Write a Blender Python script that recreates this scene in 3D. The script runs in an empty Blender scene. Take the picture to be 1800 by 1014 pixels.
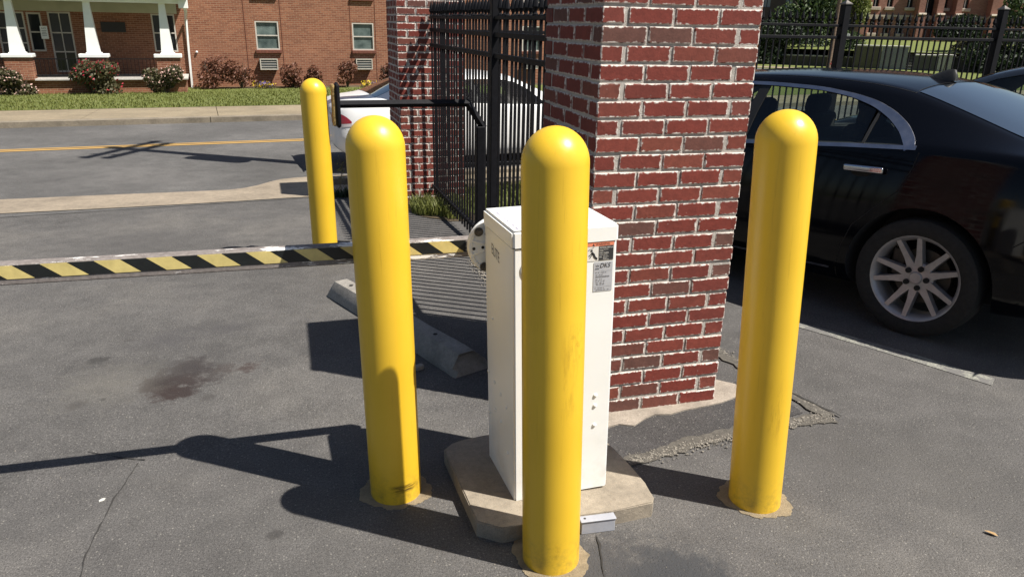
import bpy, bmesh, math, random
from mathutils import Vector, Matrix, Euler
from mathutils.bvhtree import BVHTree
random.seed(7)
R = math.radians
PI = math.pi
S = bpy.context.scene
COL = S.collection

# ------------------------------------------------------------------ camera
F_PX, PITCH, ROLL, YAW, CAM_H = 1290.67, 0.3473, 0.0207, 0.2728, 1.6266
def cam_axes():
    f0 = Vector((math.sin(YAW), math.cos(YAW), 0)); r0 = Vector((math.cos(YAW), -math.sin(YAW), 0))
    fw = f0 * math.cos(PITCH) - Vector((0, 0, 1)) * math.sin(PITCH)
    up = r0.cross(fw)
    return r0 * math.cos(ROLL) + up * math.sin(ROLL), -r0 * math.sin(ROLL) + up * math.cos(ROLL), fw
cr, cu, cf = cam_axes()
cam = bpy.data.cameras.new('camera')
cam.sensor_width = 36.0
cam.lens = 36.0 * F_PX / 1800.0
cam.clip_start = 0.05
cam.clip_end = 2000
camo = bpy.data.objects.new('camera', cam)
COL.objects.link(camo)
m = Matrix((cr, cu, -cf)).transposed().to_4x4()
m.translation = Vector((0, 0, CAM_H))
camo.matrix_world = m
S.camera = camo

# ------------------------------------------------------------------ light
SUN_EL = R(56.0)
SUN_AZ = math.atan2(0.83, -0.565)            # clockwise from +Y
SDIR = Vector((math.sin(SUN_AZ) * math.cos(SUN_EL), math.cos(SUN_AZ) * math.cos(SUN_EL), math.sin(SUN_EL)))
W = bpy.data.worlds.new('World'); S.world = W; W.use_nodes = True
wn = W.node_tree.nodes; wl = W.node_tree.links
for n in list(wn): wn.remove(n)
sky = wn.new('ShaderNodeTexSky'); sky.sky_type = 'NISHITA'; sky.sun_disc = False
sky.sun_elevation = SUN_EL; sky.sun_rotation = SUN_AZ; sky.dust_density = 1.2; sky.ozone_density = 1.0
bg = wn.new('ShaderNodeBackground'); bg.inputs['Strength'].default_value = 0.05
wo = wn.new('ShaderNodeOutputWorld')
wl.new(sky.outputs[0], bg.inputs[0]); wl.new(bg.outputs[0], wo.inputs[0])
sl = bpy.data.lights.new('sun', 'SUN'); sl.energy = 5.0; sl.angle = R(0.5); sl.color = (1.0, 0.95, 0.87)
so = bpy.data.objects.new('sun', sl); COL.objects.link(so)
so.rotation_euler = SDIR.to_track_quat('Z', 'Y').to_euler()
so.location = (6, -4, 12)
S.view_settings.view_transform = 'Standard'; S.view_settings.look = 'None'
S.view_settings.gamma = 1.0; S.view_settings.use_curve_mapping = False
S.view_settings.exposure = 0.75

# ------------------------------------------------------------------ terrain function
KN = [(-300, 0), (2.7, 0), (3.5, -.015), (8.6, -.215), (16.5, -.31), (29, -1.0), (2000, -1.0)]
CS, SN = 0.9934, 0.1147                      # street direction
def interp(v):
    for (a, za), (b, zb) in zip(KN, KN[1:]):
        if v <= b: return za + (zb - za) * (v - a) / (b - a)
    return KN[-1][1]
def zg(x, y): return interp(y * CS - x * SN)
def UV(u, v, z=0.0): return Vector((u * CS - v * SN, u * SN + v * CS, z))
def UVg(u, v, dz=0.0): return UV(u, v, interp(v) + dz)
STREET_ROT = math.atan2(SN, CS)

# ------------------------------------------------------------------ node helpers
class M:
    def __init__(s, name):
        s.m = bpy.data.materials.new(name); s.m.use_nodes = True
        s.t = s.m.node_tree
        for n in list(s.t.nodes): s.t.nodes.remove(n)
        s.out = s.t.nodes.new('ShaderNodeOutputMaterial')
        s.b = s.t.nodes.new('ShaderNodeBsdfPrincipled')
        s.t.links.new(s.b.outputs[0], s.out.inputs[0])
    def n(s, typ, **kw):
        nd = s.t.nodes.new('ShaderNode' + typ)
        for k, v in kw.items():
            if k.startswith('i_'):
                key = k[2:].replace('_', ' ')
                key = int(key) if key.isdigit() else key
                s.set(nd.inputs[key], v)
            else: setattr(nd, k, v)
        return nd
    def set(s, inp, v):
        if isinstance(v, bpy.types.NodeSocket): s.t.links.new(v, inp)
        elif hasattr(v, 'outputs'): s.t.links.new(v.outputs[0], inp)
        elif isinstance(v, (tuple, list)) and len(v) == 3 and len(getattr(inp, 'default_value', (0,))) == 4:
            inp.default_value = (*v, 1)
        else: inp.default_value = v
    def p(s, key, v): s.set(s.b.inputs[key], v); return s
    def noise(s, scale, detail=4, rough=.55, vec=None, dist=0.0):
        nd = s.n('TexNoise', i_Scale=scale, i_Detail=detail, i_Roughness=rough, i_Distortion=dist)
        if vec is not None: s.set(nd.inputs['Vector'], vec)
        return nd.outputs['Fac']
    def ramp(s, fac, stops):
        r = s.n('ValToRGB'); s.set(r.inputs[0], fac)
        el = r.color_ramp.elements
        while len(el) < len(stops): el.new(.5)
        for e, (pos, c) in zip(el, stops):
            e.position = pos; e.color = (c, c, c, 1) if isinstance(c, (int, float)) else (*c, 1)
        return r.outputs[0]
    def mix(s, fac, a, b, mode='MIX'):
        nd = s.n('MixRGB', blend_type=mode); s.set(nd.inputs[0], fac); s.set(nd.inputs[1], a); s.set(nd.inputs[2], b)
        return nd.outputs[0]
    def math(s, op, a, b=0.0, clamp=False):
        nd = s.n('Math', operation=op, use_clamp=clamp); s.set(nd.inputs[0], a); s.set(nd.inputs[1], b)
        return nd.outputs[0]
    def obj(s): return s.n('TexCoord').outputs['Object']
    def pos(s): return s.n('NewGeometry').outputs['Position']
    def bump(s, h, strength=.3, dist=.01):
        nd = s.n('Bump', i_Strength=strength, i_Distance=dist); s.set(nd.inputs['Height'], h)
        s.t.links.new(nd.outputs[0], s.b.inputs['Normal']); return s
def simple(name, col, rough=.6, metal=0.0, var=.12, scale=20, bump=0.0, bscale=80, spec=None):
    k = M(name); v = k.obj()
    f = k.noise(scale, 5, .6, v)
    c2 = tuple(c * (1 - var * 1.6) for c in col); c1 = tuple(min(1, c * (1 + var)) for c in col)
    k.p('Base Color', k.ramp(f, [(.3, c2), (.7, c1)]))
    k.p('Roughness', k.ramp(k.noise(scale * 1.7, 3, .5, v), [(.2, max(0, rough - .07)), (.8, min(1, rough + .07))]))
    k.p('Metallic', metal)
    if spec is not None: k.p('Specular IOR Level', spec)
    if bump: k.bump(k.noise(bscale, 5, .6, v), bump, .004)
    return k.m

# ---- asphalt
def asphalt(name, base, warm, stains=False, speck=.5):
    k = M(name); P = k.pos()
    big = k.noise(.55, 5, .62, P); mid = k.noise(6.5, 5, .6, P); fine = k.noise(230, 3, .7, P)
    c = k.ramp(big, [(.25, tuple(.72 * b for b in base)), (.5, base), (.78, tuple(1.28 * b for b in warm))])
    c = k.mix(.55, c, k.ramp(mid, [(.25, .33), (.75, .68)]), 'OVERLAY')
    c = k.mix(.8, c, k.ramp(fine, [(.3, .15), (.7, .85)]), 'OVERLAY')
    grit = k.noise(95, 4, .75, P)
    c = k.mix(.62, c, k.ramp(grit, [(.34, .30), (.66, .70)]), 'OVERLAY')
    vo = k.n('TexVoronoi', i_Scale=88.0); k.set(vo.inputs['Vector'], P)
    ag = k.ramp(vo.outputs['Distance'], [(.16, 1.0), (.36, 0.0)])
    agc = k.math('MULTIPLY', ag, k.ramp(k.n('SeparateColor', i_Color=vo.outputs['Color']).outputs[0], [(.62, 0.0), (.95, speck)]))
    c = k.mix(agc, c, (.36, .34, .30))
    if stains:
        n1 = k.noise(7, 6, .65, P); n2 = k.noise(22, 5, .65, P); n3 = k.noise(2.6, 4, .6, P)
        def blob(cx, cy, r, soft, col, amt, wob=.6):
            d = k.n('VectorMath', operation='DISTANCE'); k.set(d.inputs[0], P); d.inputs[1].default_value = (cx, cy, 0)
            dd = k.math('ADD', k.math('DIVIDE', d.outputs['Value'], r), k.math('MULTIPLY', k.math('SUBTRACT', k.math('ADD', k.math('MULTIPLY', n1, .5), k.math('MULTIPLY', n2, .5)), .5), wob * 4))
            f = k.ramp(dd, [(1 - soft, amt), (1.0, 0.0)])
            return lambda cc: k.mix(f, cc, col)
        for a in STAINS: c = blob(*a)(c)
    k.p('Base Color', c)
    k.p('Roughness', k.ramp(mid, [(.3, .78), (.7, .92)]))
    k.p('Specular IOR Level', .35)
    k.bump(k.math('ADD', k.math('ADD', k.math('MULTIPLY', fine, .5), grit), k.math('MULTIPLY', ag, -.4)), .6, .007)
    return k.m
STAINS = [
    (-.68, 3.47, .18, .5, (.026, .0155, .0135), .92, .75), (-.76, 3.45, .11, .7, (.018, .011, .010), .8, .8), (-.69, 3.33, .13, .55, (.026, .0155, .0135), .9, .75), (-.65, 3.63, .13, .6, (.026, .0155, .0135), .85, .75), (-.66, 3.62, .34, .9, (.045, .043, .043), .6, .7),
    (-.36, 3.53, .075, .6, (.045, .030, .027), .75, .8), (-.47, 3.56, .08, .8, (.05, .038, .034), .5, .9),
    (-.80, 4.05, .26, .9, (.055, .052, .055), .55, .7), (-.55, 4.15, .2, .9, (.055, .052, .055), .5, .7),
    (-1.10, 3.82, .065, .4, (.04, .038, .036), .8, .8), (-1.02, 4.10, .05, .5, (.05, .046, .043), .7, .9),
    (-1.08, 3.30, .06, .6, (.048, .044, .042), .7, .8), (-.98, 3.33, .022, .4, (.02, .02, .02), .8, .6),
    (-.74, 4.42, .03, .5, (.04, .038, .036), .7, .8), (-.66, 4.40, .03, .5, (.04, .038, .036), .7, .8),
    (-.98, 3.50, .32, .95, (.160, .148, .125), .36, .6), (-.53, 3.24, .05, .5, (.05, .046, .043), .6, .8),
    (-.20, 2.16, .03, .4, (.045, .042, .04), .7, .7), (.86, 1.66, .30, .5, (.045, .045, .048), .75, .5),
    (1.02, 1.64, .22, .5, (.04, .042, .046), .75, .6), (.60, 7.0, .35, .9, (.05, .05, .05), .4, .7),
    (-.35, 7.85, .28, .8, (.052, .05, .05), .6, .6), (-1.5, 6.3, .7, .9, (.07, .066, .064), .4, .6),
    (1.95, 2.2, .35, .9, (.075, .07, .065), .4, .7), (2.3, 1.9, .5, .95, (.085, .08, .073), .4, .6),
]
ASPH = asphalt('lot_asphalt', (.090, .0855, .082), (.112, .104, .094), True, .42)
ROADM = asphalt('road_asphalt', (.0952, .0918, .0884), (.1122, .1071, .1020), False, .3)
PATCHM = asphalt('patch_asphalt', (.0561, .0527, .0519), (.0723, .0680, .0646), False, .45)

def concrete(name, col, rough=.88, scale=5, bump=.35, specks=True, dirt=.35):
    k = M(name); P = k.pos()
    a = k.noise(scale, 6, .62, P); b = k.noise(scale * 9, 5, .65, P); f = k.noise(scale * 60, 3, .6, P)
    c = k.ramp(a, [(.22, tuple(x * (1 - dirt) for x in col)), (.55, col), (.85, tuple(min(1, x * 1.18) for x in col))])
    c = k.mix(.5, c, k.ramp(b, [(.25, .3), (.75, .7)]), 'OVERLAY')
    c = k.mix(.55, c, k.ramp(f, [(.25, .25), (.75, .75)]), 'OVERLAY')
    k.p('Base Color', c); k.p('Roughness', rough)
    k.bump(k.math('ADD', b, k.math('MULTIPLY', f, .7)), bump, .008)
    return k.m
CONC_PAD = concrete('pad_concrete', (.2805, .2380, .1827))
CONC_STOP = concrete('wheel_stop_concrete', (.2550, .2380, .2125), dirt=.45)
CONC_APRON = concrete('apron_concrete', (.2635, .2167, .1615), scale=2.5)
CONC_WALK = concrete('sidewalk_concrete', (.2465, .1997, .1318), scale=1.2)
CONC_KERB = concrete('kerb_concrete', (.2125, .1785, .1318), scale=3, dirt=.5)
CONC_COLLAR = concrete('collar_concrete', (.37, .295, .19), scale=22, bump=.9)
CONC_CAP = concrete('cap_concrete', (.45, .43, .40))
FOOT = concrete('footing_concrete', (.3570, .3060, .2507), scale=9, bump=.7)
GRAVEL = concrete('gravel_joint', (.105, .095, .08), scale=40, bump=.5, dirt=.5)

def paint_line(name, col, thresh):
    k = M(name); P = k.pos()
    wear = k.ramp(k.math('ADD', k.math('MULTIPLY', k.noise(9, 6, .7, P), .6), k.math('MULTIPLY', k.noise(90, 4, .7, P), .4)), [(thresh - .04, 0.0), (thresh + .05, 1.0)])
    k.p('Base Color', k.mix(wear, (.13, .125, .12), col)); k.p('Roughness', .8)
    k.bump(k.noise(200, 3, .6, P), .4, .004)
    return k.m
LINE_W = paint_line('parking_line_paint', (.27, .27, .225), .525)
LINE_Y = paint_line('centre_line_paint', (.4250, .2550, .0723), .36)
PINK = paint_line('pink_mark_paint', (.42, .16, .15), .48)

# ---- bollard paint
k = M('bollard_yellow'); v = k.obj()
c = k.ramp(k.noise(3, 4, .5, v), [(.3, (.69, .43, .024)), (.7, (.75, .475, .032))])
mp = k.n('Mapping'); k.set(mp.inputs['Vector'], v); mp.inputs['Scale'].default_value = (70, 70, 3.5)
scr = k.ramp(k.noise(1.0, 5, .7, mp.outputs[0]), [(.60, 0.0), (.76, .42)])
c = k.mix(scr, c, (.36, .20, .012))
zc = k.n('SeparateXYZ', i_0=v).outputs[2]
low = k.math('MULTIPLY', k.ramp(zc, [(.0, 1.0), (.16, 0.0)]), k.ramp(k.noise(24, 6, .7, v), [(.46, 0.0), (.68, .7)]))
c = k.mix(low, c, (.26, .17, .035))
k.p('Base Color', c); k.p('Roughness', k.ramp(k.noise(35, 4, .6, v), [(.3, .30), (.7, .42)]))
k.bump(k.noise(260, 3, .55, v), .05, .002)
YEL = k.m

# ---- bricks (object-space smears of mortar along the edges)
def brick_mat(name, cols, hx, hz, smear=.0085, white=(.60, .55, .50)):
    k = M(name); v = k.obj()
    oi = k.n('ObjectInfo'); rnd = oi.outputs['Random']
    w = k.n('Vector' + 'Math', operation='ADD'); k.set(w.inputs[0], v)
    cb = k.n('CombineXYZ', i_0=k.math('MULTIPLY', rnd, 37.0), i_1=k.math('MULTIPLY', rnd, 91.0), i_2=k.math('MULTIPLY', rnd, 13.0))
    k.set(w.inputs[1], cb.outputs[0]); V = w.outputs[0]
    c = k.ramp(rnd, cols)
    c = k.mix(.55, c, k.ramp(k.noise(28, 6, .65, V), [(.25, .3), (.75, .7)]), 'OVERLAY')
    c = k.mix(.35, c, k.ramp(k.noise(240, 3, .6, V), [(.25, .2), (.75, .8)]), 'OVERLAY')
    sp = k.n('SeparateXYZ', i_0=v)
    dx = k.math('SUBTRACT', hx, k.math('ABSOLUTE', sp.outputs[0]))
    dz = k.math('SUBTRACT', hz, k.math('ABSOLUTE', sp.outputs[2]))
    dy = k.math('SUBTRACT', .0442, k.math('ABSOLUTE', sp.outputs[1]))
    isend = k.math('LESS_THAN', dx, .0026)
    dxx = k.math('ADD', k.math('MULTIPLY', dx, k.math('SUBTRACT', 1.0, isend)), k.math('MULTIPLY', dy, isend))
    d = k.math('MINIMUM', dxx, dz)
    lim = k.math('MULTIPLY', k.math('SUBTRACT', k.noise(55, 6, .7, V), .36), smear * 4)
    msk = k.ramp(k.math('SUBTRACT', lim, d), [(.0, 0.0), (.0035, 1.0)])
    spots = k.ramp(k.noise(85, 3, .6, V), [(.73, 0.0), (.77, .8)])
    msk = k.math('MAXIMUM', msk, spots)
    k.p('Base Color', k.mix(msk, c, white)); k.p('Roughness', .86); k.p('Specular IOR Level', .3)
    k.bump(k.math('ADD', k.noise(60, 6, .65, V), k.math('MULTIPLY', k.noise(300, 3, .6, V), .5)), .4, .004)
    return k.m
BRCOL = [(.0, (.172, .034, .024)), (.2, (.158, .034, .025)), (.42, (.185, .042, .029)), (.6, (.145, .033, .025)), (.78, (.182, .050, .033)), (.88, (.138, .048, .036)), (.95, (.112, .052, .041)), (1.0, (.172, .036, .026))]
BRICK_L = brick_mat('column_brick', BRCOL, .0888, .0289)
BRICK_H = brick_mat('column_brick_header', BRCOL, .044, .0289)
BRICK_PLAIN = simple('plain_brick', (.155, .035, .024), .86, 0, .3, 14, .4, 60)
k = M('mortar'); P = k.pos()
c = k.ramp(k.noise(30, 6, .65, P), [(.25, (.42, .38, .335)), (.55, (.57, .525, .475)), (.8, (.67, .62, .57))])
k.p('Base Color', c); k.p('Roughness', .95); k.bump(k.math('ADD', k.noise(60, 6, .7, P), k.noise(240, 3, .7, P)), .9, .01)
MORTAR = k.m

# ---- assorted
BLACKMETAL = simple('black_fence_paint', (.007, .007, .009), .6, 0, .2, 30, .12, 180, spec=.16)
CABW = M('cabinet_white'); v = CABW.obj()
cc = CABW.ramp(CABW.noise(4, 5, .6, v), [(.3, (.81, .82, .80)), (.7, (.86, .87, .86))])
zc = CABW.n('SeparateXYZ', i_0=v).outputs[2]
dirt = CABW.math('MULTIPLY', CABW.ramp(zc, [(0.0, 1.0), (.30, 0.0)]), CABW.ramp(CABW.noise(9, 6, .7, v), [(.45, 0.0), (.8, .5)]))
cc = CABW.mix(dirt, cc, (.42, .38, .30))
CABW.p('Base Color', cc); CABW.p('Roughness', .33); CABW.bump(CABW.noise(160, 3, .5, v), .06, .002); CABW = CABW.m
GREYBOX = simple('grey_box_plastic', (.34, .35, .39), .5, 0, .06, 30, .05)
STEEL = simple('bolt_steel', (.13, .12, .11), .45, .8, .3, 60, .2)
DARKHOLE = simple('dark_hole', (.015, .013, .012), .9)
TAPEY = simple('tape_yellow', (.62, .50, .19), .42, 0, .10, 25, .08, 60)
TAPEK = simple('tape_black', (.010, .012, .012), .40, 0, .2, 25, .08, 60)
k = M('arm_peeling_paint'); v = k.obj()
mp = k.n('Mapping'); k.set(mp.inputs['Vector'], v); mp.inputs['Scale'].default_value = (9, 30, 60)
peel = k.ramp(k.math('ADD', k.math('MULTIPLY', k.noise(1.0, 7, .72, mp.outputs[0]), .65), k.math('MULTIPLY', k.noise(1.3, 3, .5, v), .35)), [(.525, 0.0), (.54, 1.0)])
k.p('Base Color', k.mix(peel, k.ramp(k.noise(60, 5, .6, v), [(.3, (.14, .12, .11)), (.7, (.24, .21, .195))]), (.82, .80, .77)))
k.p('Roughness', .75); k.bump(k.math('ADD', peel, k.math('MULTIPLY', k.noise(90, 4, .6, v), .3)), .5, .003)
ARMW = k.m
RUST = simple('reader_weathered_face', (.30, .20, .07), .8, 0, .45, 60, .4, 120)
WOODP = simple('pole_wood', (.11, .075, .05), .9, 0, .3, 8, .6, 40)

# ================================================================== mesh helpers
class B:
    def __init__(s): s.bm = bmesh.new()
    def _xf(s, vs, loc, rot):
        Mx = Matrix.Translation(Vector(loc)) @ (rot if isinstance(rot, Matrix) else Euler(rot or (0, 0, 0)).to_matrix()).to_4x4()
        bmesh.ops.transform(s.bm, matrix=Mx, verts=vs)
    def box(s, c, size, rot=None, bevel=0.0, seg=1):
        vs = bmesh.ops.create_cube(s.bm, size=1.0)['verts']
        for v in vs: v.co = Vector((v.co.x * size[0], v.co.y * size[1], v.co.z * size[2]))
        if bevel:
            es = list({e for v in vs for e in v.link_edges})
            r = bmesh.ops.bevel(s.bm, geom=es, offset=bevel, segments=seg, affect='EDGES', profile=.5)
            vs = list({v for f in r['faces'] for v in f.verts} | {v for v in vs if v.is_valid})
        s._xf(vs, c, rot); return s
    def cyl(s, c, r, h, n=24, rot=None, r2=None, bevel=0.0):
        vs = bmesh.ops.create_cone(s.bm, cap_ends=True, segments=n, radius1=r, radius2=r if r2 is None else r2, depth=h)['verts']
        s._xf(vs, c, rot); return s
    def sph(s, c, r, n=16, scale=(1, 1, 1), rot=None):
        vs = bmesh.ops.create_uvsphere(s.bm, u_segments=n, v_segments=max(6, n // 2), radius=r)['verts']
        for v in vs: v.co = Vector((v.co.x * scale[0], v.co.y * scale[1], v.co.z * scale[2]))
        s._xf(vs, c, rot); return s
    def lathe(s, prof, n=32, loc=(0, 0, 0), rot=None, cap=True):
        rings = []; new = []
        for r, z in prof:
            if r < 1e-6: ring = [s.bm.verts.new((0, 0, z))]
            else: ring = [s.bm.verts.new((r * math.cos(2 * PI * i / n), r * math.sin(2 * PI * i / n), z)) for i in range(n)]
            rings.append(ring); new += ring
        for a, b in zip(rings, rings[1:]):
            for i in range(n):
                j = (i + 1) % n
                if len(a) == 1 and len(b) == 1: continue
                if len(a) == 1: s.bm.faces.new((a[0], b[j], b[i]))
                elif len(b) == 1: s.bm.faces.new((a[i], a[j], b[0]))
                else: s.bm.faces.new((a[i], a[j], b[j], b[i]))
        s._xf(new, loc, rot); return s
    def prism(s, poly, z0, z1):
        n = len(poly)
        a = [s.bm.verts.new((p[0], p[1], z0 if len(p) < 3 else p[2] + z0)) for p in poly]
        b = [s.bm.verts.new((p[0], p[1], z1 if len(p) < 3 else p[2] + z1)) for p in poly]
        s.bm.faces.new(b); s.bm.faces.new(list(reversed(a)))
        for i in range(n):
            j = (i + 1) % n; s.bm.faces.new((a[i], a[j], b[j], b[i]))
        return s
    def poly3(s, pts): s.bm.faces.new([s.bm.verts.new(p) for p in pts]); return s
    def tube(s, pts, r, n=8):
        pts = [Vector(p) for p in pts]; rings = []
        for i, p in enumerate(pts):
            t = (pts[min(i + 1, len(pts) - 1)] - pts[max(i - 1, 0)]).normalized()
            a = t.orthogonal().normalized() if abs(t.z) > .95 else t.cross(Vector((0, 0, 1))).normalized()
            b = t.cross(a)
            rr = r[i] if isinstance(r, (list, tuple)) else r
            rings.append([s.bm.verts.new(p + (a * math.cos(2 * PI * k / n) + b * math.sin(2 * PI * k / n)) * rr) for k in range(n)])
        for q, w in zip(rings, rings[1:]):
            for k in range(n): s.bm.faces.new((q[k], q[(k + 1) % n], w[(k + 1) % n], w[k]))
        s.bm.faces.new(list(reversed(rings[0]))); s.bm.faces.new(rings[-1]); return s
    def mesh(s, name, mat, smooth=False, recalc=True):
        if recalc: bmesh.ops.recalc_face_normals(s.bm, faces=s.bm.faces)
        me = bpy.data.meshes.new(name); s.bm.to_mesh(me); s.bm.free()
        for mm in (mat if isinstance(mat, (list, tuple)) else [mat]): me.materials.append(mm)
        if smooth:
            for p in me.polygons: p.use_smooth = True
        return me
    def build(s, name, mat, parent=None, smooth=False, loc=None, rot=None, recalc=True, auto=None):
        me = s.mesh(name, mat, smooth or auto is not None, recalc)
        if auto is not None:
            try: me.set_sharp_from_angle(angle=R(auto))
            except Exception: pass
        return place(name, me, parent, loc, rot)
def place(name, me, parent=None, loc=None, rot=None):
    o = bpy.data.objects.new(name, me); COL.objects.link(o)
    if parent: o.parent = parent
    if loc is not None: o.location = loc
    if rot is not None: o.rotation_euler = rot
    return o
def empty(name, loc=(0, 0, 0), rot=(0, 0, 0)):
    o = bpy.data.objects.new(name, None); o.empty_display_size = .1; COL.objects.link(o)
    o.location = loc; o.rotation_euler = rot; return o
def tag(o, label=None, cat=None, group=None, kind=None):
    if label: o['label'] = label
    if cat: o['category'] = cat
    if group: o['group'] = group
    if kind: o['kind'] = kind
    return o
def kids(o): return [c for c in list(COL.objects) if c.parent == o]
def copy_tree(o, parent=None):
    c = o.copy(); COL.objects.link(c)
    if parent: c.parent = parent
    for ch in kids(o): copy_tree(ch, c)
    return c
def sheet_uv(name, u0, u1, v0, v1, dz, mat, nu=12, extra=()):
    b = B(); vs = sorted({v0, v1, *[k[0] for k in KN if v0 < k[0] < v1], *[e for e in extra if v0 < e < v1]})
    us = [u0 + (u1 - u0) * i / nu for i in range(nu + 1)]
    g = [[b.bm.verts.new(UVg(u, v, dz)) for u in us] for v in vs]
    for r0, r1 in zip(g, g[1:]):
        for i in range(nu): b.bm.faces.new((r0[i], r0[i + 1], r1[i + 1], r1[i]))
    o = b.build(name, mat, recalc=False); tag(o, kind='structure'); return o
def strip(name, left, right, dz, mat, parent=None, kind='structure'):
    b = B()
    l = [b.bm.verts.new((x, y, zg(x, y) + dz)) for x, y in left]; r = [b.bm.verts.new((x, y, zg(x, y) + dz)) for x, y in right]
    for i in range(len(l) - 1): b.bm.faces.new((l[i], r[i], r[i + 1], l[i + 1]))
    o = b.build(name, mat, parent)
    for p in o.data.polygons:
        if p.normal.z < 0: p.flip()
    if kind: o['kind'] = kind
    return o

# ================================================================== SETTING
def grass_mat(name, a, bcol, dry=(.20, .17, .07), sc=2.2):
    k = M(name); P = k.pos()
    f = k.noise(sc, 6, .65, P); g = k.noise(sc * 14, 5, .7, P)
    c = k.ramp(f, [(.25, a), (.6, bcol), (.85, dry)])
    c = k.mix(.6, c, k.ramp(g, [(.25, .2), (.75, .8)]), 'OVERLAY')
    k.p('Base Color', c); k.p('Roughness', .95); k.bump(g, .8, .04); return k.m
LAWN = grass_mat('lawn_turf', (.085, .105, .02), (.13, .155, .032))
EARTH = grass_mat('rough_ground', (.0467, .0595, .0213), (.0765, .0850, .0298))
BED = grass_mat('bed_soil', (.07, .045, .03), (.10, .075, .04), (.11, .09, .04), 4)

sheet_uv('terrain', -700, 700, -400, 900, -.012, EARTH, 20)
sheet_uv('ground', -40, 46, -30, 8.35, 0.0, ASPH, 24, extra=(-5, 0, 5))
road = sheet_uv('road', -90, 110, 8.0, 15.5, .004, ROADM, 20)
strip('centre_line', [tuple(UV(-60 + i * 5, 12.46)[:2]) for i in range(25)], [tuple(UV(-60 + i * 5, 12.56)[:2]) for i in range(25)], .009, LINE_Y)
strip('centre_line', [tuple(UV(-60 + i * 5, 12.62)[:2]) for i in range(25)], [tuple(UV(-60 + i * 5, 12.70)[:2]) for i in range(25)], .009, LINE_Y)
# driveway apron of tan concrete with flared end
far = [(-40, 4.35), (-20, 6.62), (-9, 7.92), (-4.5, 8.46), (-3.14, 8.63), (-2.07, 8.67), (-1.3, 8.68), (-.91, 8.70), (-.74, 8.77), (-.60, 8.91), (-.47, 9.10), (-.36, 9.23), (-.2, 9.30), (-.04, 9.33), (.18, 9.36), (.40, 9.37), (1.0, 9.40)]
near = [(-40, 3.65), (-20, 5.94), (-9, 7.20), (-4.5, 7.72), (-2.9, 7.90), (-1.91, 7.93), (-1.2, 7.97), (-.85, 8.0), (-.70, 8.01), (-.58, 8.03), (-.45, 8.045), (-.34, 8.06), (-.2, 8.07), (-.04, 8.08), (.18, 8.09), (.40, 8.10), (1.0, 8.15)]
strip('apron', far, near, .010, CONC_APRON)
# near-side kerb and verge to the right of the gateway
b = B()
b.prism([tuple(UVg(u, v)) for u, v in ((1.25, 8.62), (48, 8.62), (48, 8.80), (1.25, 8.80))], -.1, .09)
b.build('kerb', CONC_KERB)['kind'] = 'structure'
b = B(); b.prism([tuple(UVg(u, v)) for u, v in ((1.95, 8.0), (48, 8.0), (48, 8.617), (1.95, 8.617))], -.1, .05)
b.build('pavement', CONC_WALK)['kind'] = 'structure'
sheet_uv('verge', 2.28, 40, 6.55, 7.996, .006, LAWN, 10)
# far side: kerb, sidewalk, lawn
b = B()
us = [-60 + i * 4 for i in range(38)]
def rail_prism(b, v0, v1, lo, hi):
    for u0, u1 in zip(us, us[1:]):
        b.prism([tuple(UVg(u, v)) for u, v in ((u0, v0), (u1 - .012, v0), (u1 - .012, v1), (u0, v1))], lo, hi)
rail_prism(b, 15.45, 15.72, -.15, .10); b.build('far_kerb', CONC_KERB)['kind'] = 'structure'
b = B(); us = [-60 + i * 2.4 + .15 for i in range(64)]
rail_prism(b, 15.725, 18.85, -.15, .085); b.build('far_sidewalk', CONC_WALK)['kind'] = 'structure'
sheet_uv('lawn', -60, 100, 18.85, 36, .09, LAWN, 24, extra=(20, 22, 24, 26, 28, 30, 31))

# ---- asphalt patch, raw saw-cut joint and cracks round the column
PA = [(1.10, 2.24), (2.06, 2.43), (2.18, 2.38), (2.04, 3.08), (2.02, 3.60), (1.0, 3.6), (1.0, 2.56)]
strip('asphalt_patch', [(1.10, 2.27), (1.60, 2.37), (2.06, 2.46)], [(1.05, 3.62), (1.6, 3.62), (1.98, 3.62)], .004, PATCHM)
def rough_band(name, pts, w, dz, mat, jit=.35, hgt=0.0):
    L, Rr = [], []
    fine = []
    for (a, b_) in zip(pts, pts[1:]):
        n = max(2, int((Vector(b_) - Vector(a)).length / .03))
        fine += [Vector(a).lerp(Vector(b_), i / n) for i in range(n)]
    fine.append(Vector(pts[-1]))
    for i, p in enumerate(fine):
        t = (fine[min(i + 1, len(fine) - 1)] - fine[max(i - 1, 0)]).normalized(); n = Vector((-t.y, t.x))
        L.append(tuple(p + n * w * (.5 + jit * (random.random() - .5)))); Rr.append(tuple(p - n * w * (.5 + jit * (random.random() - .5))))
    return strip(name, L, Rr, dz, mat)
rough_band('gravel_joint', [(1.12, 2.275), (1.5, 2.36), (1.85, 2.41), (2.16, 2.39)], .075, .0055, GRAVEL)
rough_band('gravel_joint', [(2.15, 2.40), (2.085, 2.70), (2.02, 3.10), (2.0, 3.5)], .065, .008, GRAVEL)
STONEA = simple('loose_stone', (.21, .19, .16), .9, 0, .35, 90, .3, 150)
pb = B()                                     # loose stones in the joint
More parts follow.
